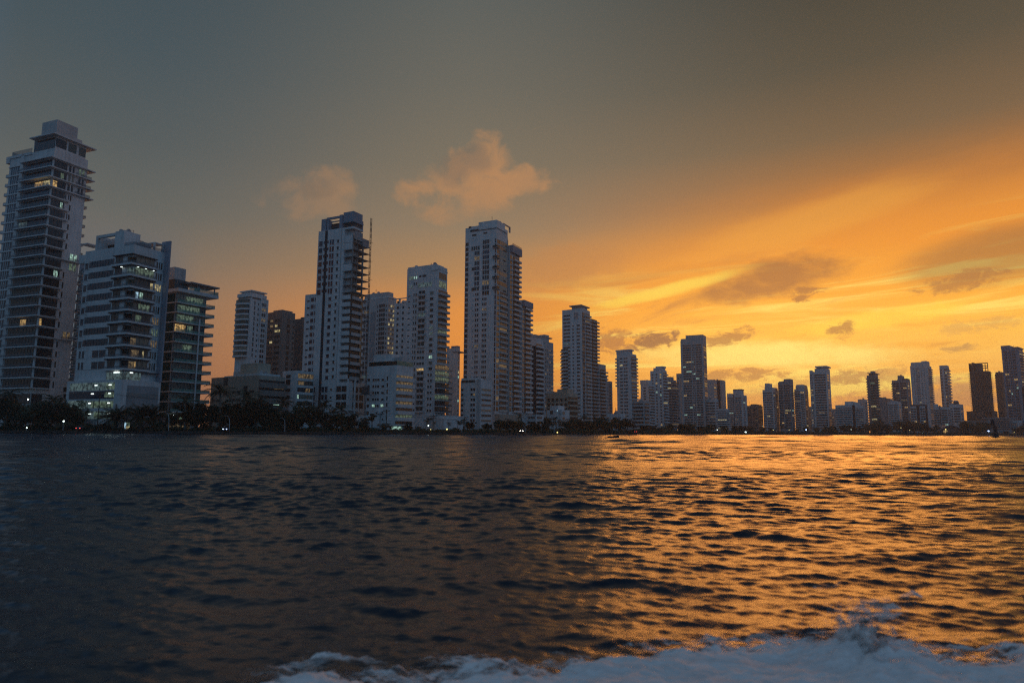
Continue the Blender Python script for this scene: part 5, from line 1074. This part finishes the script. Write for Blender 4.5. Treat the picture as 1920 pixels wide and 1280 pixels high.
# low tangle of undergrowth that closes the gaps between the trunks
mb = MB(); g = random.Random(21)
px = -250.0
while px < 1990:
    Yc = shoreY(px) + g.uniform(2.6, 14); hgt = g.uniform(.7, 2.0) * (1.0 if px < 700 else .8 if px < 1000 else 1.25); p = Vector((hx(px, Yc), Yc, GZ)); r = hgt * g.uniform(.7, 1.3)
    for _ in range(int(40 + 22 * hgt)):
        d = Vector((g.gauss(0, 1), g.gauss(0, 1), abs(g.gauss(0, 1)))).normalized(); q = p + Vector((d.x * r, d.y * r, d.z * hgt)) * g.uniform(.5, 1.0)
        a = Vector((g.gauss(0, 1), g.gauss(0, 1), g.gauss(0, .6))).normalized(); s_ = a.orthogonal().normalized(); l = g.uniform(.25, .5) * (1 if px < 900 else 1.5)
        b0 = len(mb.v); mb.v += [tuple(q - s_ * l * .5), tuple(q + a * l), tuple(q + s_ * l * .5), tuple(q - a * l)]; mb.f.append((b0, b0 + 1, b0 + 2, b0 + 3)); mb.m.append(0)
    px += g.uniform(1.2, 3.2)
link('undergrowth', mb.mesh('undergrowth', ['leaf']), kind='stuff')

# ================================================================== street furniture and small things
def lamp_post(px, top, label, glow_=None, back=3, curved=True, group=None, r=.22):
    p = on_land(px, back); h = at(px, top, p.y).z - GZ
    t = thing('street_lamp', label, 'street lamp', p, 0, group); mb = MB()
    pts = [(0, 0, 0), (-.05, 0, h * .5), (-.25, 0, h * .8), (-.8, 0, h * .96), (-1.5, 0, h)] if curved else [(0, 0, 0), (0, 0, h * .6), (0, 0, h)]
    mb.tube(pts, [.13, .11, .09, .07, .05][:len(pts)], 0, 6); link('pole', mb.mesh('pole', ['palemetal']), t)
    x, y, z = pts[-1]; mb = MB()
    if glow_: mb.prism([(x + r * math.cos(k * .785), y + r * math.sin(k * .785)) for k in range(8)], z - .05, z + r * 1.4, 0)
    else: mb.box(x - .55, x + .1, -.14, .14, z - .06, z + .08)
    link('lamp_head', mb.mesh('lamp_head', [glow_ or 'grey']), t); return t
lamp_post(47, 749, 'tall lit lamp post shining white above the trees by the corner tower', 'lampwhite', 16, False, r=.24)
lamp_post(118, 790, 'short bright lamp post among the trees, second from the frame edge', 'lampwhite', 2, False, r=.24)
lamp_post(50, 802, 'low garden light near the waterline under the tall lit lamp', 'lampwhite', 2, False, r=.16)
for px, tp, w in ((316, 773, 'nearest the green balustrade block'), (430, 779, 'in front of the tallest coconut palm'), (534, 783, 'in front of the small block with strip windows'), (866, 800, 'near the faceted end block'), (985, 797, 'near the golden ribbed tower lobby'), (1040, 797, 'near the small white stepped block')):
    lamp_post(px, tp, 'unlit curved street lamp ' + w, None, 2)
lamp_post(803, 798, 'lit white lamp post before the low white podium with the cube', 'lampwhite', 3, False, r=.2)
for px, py in ((838, 805), (807, 806), (1045, 811)): lamp_post(px, py, 'short yellow garden light glowing among palms of the middle shore', 'lampyellow', 3, False, 'yellow garden lights', .25)
lamp_post(1398, 810.5, 'brightest lamp on the far shore, below the brown gabled block', 'lampwhite', 2, False, r=.55)
lamp_post(1583, 806, 'bright lamp at the foot of the broad white balconied block', 'lampwhite', 8, False, r=.5)
lamp_post(1854, 808.5, 'bluish lamp at the waterline beside the channel beacon', 'lampblue', 2, False, r=.6)
lamp_post(1512, 806, 'bluish lamp post below the dark glazed corner strip tower', 'lampblue', 6, False, r=.45)
for px, py in ((1450, 806), (1480, 806), (1566, 807), (1596, 805), (1690, 802), (1706, 806), (1729, 811), (1738, 811), (1902, 810), (1345, 806), (1365, 808)):
    lamp_post(px, py, 'small lit lamp post in the dark tree line of the far shore', rng.choice(['lampwhite', 'lampyellow', 'lampwhite']), rng.uniform(2, 10), False, 'far shore lamps', rng.uniform(.16, .28))
def pole(px, top, label, back=4):
    p = on_land(px, back); h = at(px, top, p.y).z - GZ; t = thing('utility_pole', label, 'utility pole', p)
    mb = MB(); mb.tube([(0, 0, 0), (0, 0, h)], [.2, .13], 0, 6); link('pole', mb.mesh('pole', ['bark']), t)
    mb = MB(); mb.box(-1.4, 1.4, -.08, .08, h - .7, h - .5); link('crossarm', mb.mesh('crossarm', ['bark']), t)
    mb = MB()
    for x in (-1.25, -.6, .6, 1.25): mb.tube([(x, 0, h - .5), (x, 0, h - .22)], .07, 0, 5)
    link('insulators', mb.mesh('insulators', ['darkmetal']), t); return p.x, p.y, GZ + h
poles = [pole(182, 733, 'tall dark utility pole before the lit parking podium'), pole(712, 774, 'utility pole between the hoist mast and the round shrub'), pole(724, 768, 'utility pole rising behind the round shrub near the hoist mast'), pole(812, 777, 'utility pole by the low white podium with the cube'), pole(871, 780, 'utility pole before the faceted end block')]
mb = MB(); q = [(hx(-120, 250), 250, poles[0][2] - .5)] + [(p[0], p[1], p[2] - .4) for p in poles]
for a, c in zip(q, q[1:]):
    for o in (-1.2, .6): mb.tube([(a[0] + (c[0] - a[0]) * t + o, a[1] + (c[1] - a[1]) * t, a[2] + (c[2] - a[2]) * t - 1.6 * 4 * t * (1 - t)) for t in np.linspace(0, 1, 13)], .035, 0, 3)
o = link('power_line', mb.mesh('power_line', ['darkmetal']), label='thin dark overhead wires sagging between the shore utility poles'); o['category'] = 'wire'
# cars on the shore road
def car_parts():
    P = {}; mb = MB()
    prof = [(-2.1, .35), (-2.15, .75), (-1.5, .95), (-.9, 1.4), (.7, 1.45), (1.35, 1.0), (2.1, .85), (2.15, .4)]
    n = len(prof); mb.v += [(x, -.85 if z < 1.1 else -.68, z) for x, z in prof] + [(x, .85 if z < 1.1 else .68, z) for x, z in prof]
    mb.f += [tuple(range(n)), tuple(range(2 * n - 1, n - 1, -1))] + [(i, n + i, n + (i + 1) % n, (i + 1) % n) for i in range(n)]; mb.m += [0] * (n + 2)
    P['body'] = mb.mesh('body', ['darkgrey'])
    mb = MB(); mb.prism([(-1.2, -.80), (1.0, -.80), (1.0, .80), (-1.2, .80)], .98, 1.36, 0, [(-.85, -.7), (.68, -.7), (.68, .7), (-.85, .7)]); P['side_glass'] = mb.mesh('side_glass', ['glass'])
    mb = MB(); mb.tube([(0, -.12, 0), (0, .12, 0)], .33, 0, 12); P['wheel'] = mb.mesh('wheel', ['darkpanel']); return P
CP = car_parts()
def light_box(nm, mat):
    mb = MB(); mb.box(-.06, .06, -.17, .17, -.09, .09); return mb.mesh(nm, [mat])
HL, TL = {k: light_box('headlight', k) for k in ('headlight', 'lampblue')}, light_box('tail_light', 'lampred')
def car(px, back, rz, label, head=None, tail=False):
    p = on_land(px, back); t = thing('parked_car', label, 'car', p, R_(rz)); link('body', CP['body'], t); link('side_glass', CP['side_glass'], t)
    for x in (-1.35, 1.35):
        for y in (-.8, .8): link('wheel', CP['wheel'], t, (x, y, .33))
    for y in (-.6, .6):
        if head: link('headlight', HL[head], t, (2.16, y, .7))
        if tail: link('tail_light', TL, t, (-2.16, y, .75))
car(424, 2.6, -80, 'dark car with bluish headlights under the tallest coconut palm', 'lampblue'); car(977, 2.6, -85, 'dark car with dazzling headlights before the golden ribbed tower', 'headlight')
car(151, 2.8, 100, 'dark car showing red tail lights near the lone date palm', None, True); car(1190, 2.6, 95, 'dark car showing red tail lights past the dome shaped tree', None, True)
# lit advert panel and guard booth
p = on_land(238, 3); t = thing('advert_panel', 'small glowing greenish advert panel near the lone date palm', 'sign', p, R_(12)); mb = MB(); mb.box(-1.0, 1.0, -.12, .12, .5, 3.0); link('frame', mb.mesh('frame', ['darkmetal']), t)
mb = MB(); mb.box(-.9, -.35, -.16, -.1, .6, 2.9, 0).box(-.3, .9, -.16, -.1, .6, 1.5, 1).box(-.3, .9, -.16, -.1, 1.6, 2.9, 2); link('lit_face', mb.mesh('lit_face', ['paleblue', 'yellow', 'dimgreen']), t)
p = on_land(746, 9); t = thing('guard_booth', 'low lit booth with a teal glowing front beside the round shrubs', 'booth', p, R_(10)); mb = MB(); mb.box(-3, 3, 0, 3, 0, 2.6).box(-3.4, 3.4, -.6, 3.2, 2.6, 2.9); link('wall', mb.mesh('wall', ['white']), t); mb = MB(); mb.box(-2.6, 1.6, -.05, .05, .3, 2.2); link('glazing', mb.mesh('glazing', ['cool']), t)
# gabled pavilion on the far shore
p = on_land(1782, 14); sc_ = p.y / FPX; wv = 33 * sc_; hv = (806 - 790.5) * sc_; t = thing('pavilion', 'wide pavilion with a bowed grey roof and glowing glazed gable', 'pavilion', p, 0)
mb = MB(); prof = [(-wv, .2), (-wv * .72, hv * .36), (-wv * .42, hv * .70), (-wv * .18, hv * .93), (0, hv), (wv * .18, hv * .95), (wv * .42, hv * .76), (wv * .72, hv * .42), (wv * 1.12, .3)]
for i in range(len(prof) - 1):
    (x0, z0), (x1, z1) = prof[i:i + 2]; b0 = len(mb.v); th_ = .7
    mb.v += [(x0, -2, z0), (x1, -2, z1), (x1, 22, z1), (x0, 22, z0), (x0, -2, z0 + th_), (x1, -2, z1 + th_), (x1, 22, z1 + th_), (x0, 22, z0 + th_)]
    mb.f += [(b0, b0 + 3, b0 + 2, b0 + 1), (b0 + 4, b0 + 5, b0 + 6, b0 + 7), (b0, b0 + 1, b0 + 5, b0 + 4), (b0 + 1, b0 + 2, b0 + 6, b0 + 5), (b0 + 2, b0 + 3, b0 + 7, b0 + 6), (b0 + 3, b0, b0 + 4, b0 + 7)]; mb.m += [0] * 6
link('roof', mb.mesh('roof', ['roofslate']), t)
mb = MB(); b0 = 0; mb.v += [(x * .95, .5, z) for x, z in prof] + [(prof[-1][0] * .95, .5, -.5), (prof[0][0] * .95, .5, -.5)]; mb.f.append(tuple(range(len(mb.v)))); mb.m.append(0)
mb.v += [(x, y + .3, z) for x, y, z in mb.v[:]]; n = len(mb.v) // 2; mb.f.append(tuple(range(2 * n - 1, n - 1, -1))); mb.m.append(0)
g_ = link('gable_glazing', mb.mesh('gable_glazing', ['brick']), t)
for k in range(-9, 10):
    zz = float(np.interp(k * wv / 10, [a for a, _ in prof], [c for _, c in prof])); mb = MB(); mb.box(k * wv / 10 - .12, k * wv / 10 + .12, .25, .5, -.5, zz - .1); link('mullion', mb.mesh('mullion', ['concrete']), t)
mb = MB(); mb.box(-6.5, -2.5, .3, .48, 1.2, 3.8); link('lit_pane', mb.mesh('lit_pane', ['warm']), t); mb = MB(); mb.box(-4.8, -4.0, .0, .3, 4.6, 5.3); link('lamp', mb.mesh('lamp', ['lampyellow']), t)
# channel beacon in the water
Yb = 300.0; xb = at(1867.5, 820, Yb).x; u = Yb / FPX; t = thing('channel_beacon', 'dark channel beacon standing in the water with a leaning top mark', 'beacon', (xb, Yb, 0))
mb = MB(); ring = [(math.cos(k * .5236), math.sin(k * .5236)) for k in range(12)]
mb.prism([(x * 7.6 * u, y * 7.6 * u) for x, y in ring], -.6, .45, 0, [(x * 7.0 * u, y * 7.0 * u) for x, y in ring]).prism([(x * 5.6 * u, y * 5.6 * u) for x, y in ring], .45, .9, 0, [(x * 3.8 * u, y * 3.8 * u) for x, y in ring]); link('float', mb.mesh('float', ['darkpanel']), t)
mb = MB(); mb.prism([(x * 3.4 * u, y * 3.4 * u) for x, y in ring], .9, 21 * u, 0, [(x * 2.8 * u, y * 2.8 * u) for x, y in ring]); link('tower', mb.mesh('tower', ['darkpanel']), t)
mb = MB(); mb.prism([(x * 2.6 * u, y * 2.6 * u) for x, y in ring], 21 * u, 23.5 * u, 0, [(x * 1.2 * u - .4, y * 1.2 * u) for x, y in ring]); link('lantern', mb.mesh('lantern', ['darkmetal']), t)
mb = MB(); mb.prism([(-6.0 * u, -.4), (-1.2 * u, -.4), (-1.2 * u, .4), (-6.0 * u, .4)], 23.6 * u, 33 * u, 0, [(-6.6 * u, -.4), (-2.4 * u, -.4), (-2.4 * u, .4), (-6.6 * u, .4)]); mb.tube([(-1.5 * u, 0, 22 * u), (-3.6 * u, 0, 25 * u)], .25, 0, 5); link('top_mark', mb.mesh('top_mark', ['darkpanel']), t)
# half sunk dark hulk off the shore
Yh = 172.0; xh = at(1146, 822, Yh).x; t = thing('sunken_hulk', 'low black broken hulk lying half under water off the shore', 'wreck', (xh, Yh, 0), R_(8)); mb = MB(); g = random.Random(4)
n = 26; up, lo = [], []
for k in range(n + 1):
    f = k / n; zt = .06 + .62 * f ** .7 + g.uniform(-.07, .1) if f > .1 else .03
    wd = .35 * math.sin(math.pi * min(.98, .06 + f * .9)) + .1; up.append((-2.1 + 4.1 * f, wd, zt))
b0 = 0
for x, w, z in up: mb.v += [(x, -w, -.4), (x, -w * .8, z), (x, w * .8, z + .03), (x, w, -.4)]
for k in range(n):
    for j in range(3): mb.f.append((4 * k + j, 4 * k + 4 + j, 4 * k + 5 + j, 4 * k + 1 + j)); mb.m.append(0)
mb.f += [(0, 1, 2, 3), (4 * n + 3, 4 * n + 2, 4 * n + 1, 4 * n)]; mb.m += [0, 0]; link('hull', mb.mesh('hull', ['darkpanel']), t)
for k in range(9):
    x = -.4 + k * .27; mb = MB(); mb.tube([(x, .0, .1), (x + g.uniform(-.05, .05), 0, .62 + .22 * k / 9 + g.uniform(-.06, .08))], .07, 0, 5); link('rib', mb.mesh('rib', ['darkpanel']), t)

# ================================================================== evening haze over the whole scene
mb = MB(); mb.box(-3000, 3000, -400, 2700, -2.5, 150)
m = new_mat('evening_haze'); pv = G.nt.nodes.new('ShaderNodeVolumePrincipled')
pv.inputs['Color'].default_value = (.86, .82, .80, 1); pv.inputs['Density'].default_value = .00025; pv.inputs['Anisotropy'].default_value = .35
o = G.nt.nodes.new('ShaderNodeOutputMaterial'); G.nt.links.new(pv.outputs[0], o.inputs['Volume']); MATS['evening_haze'] = m
link('haze', mb.mesh('haze', ['evening_haze']), kind='stuff')
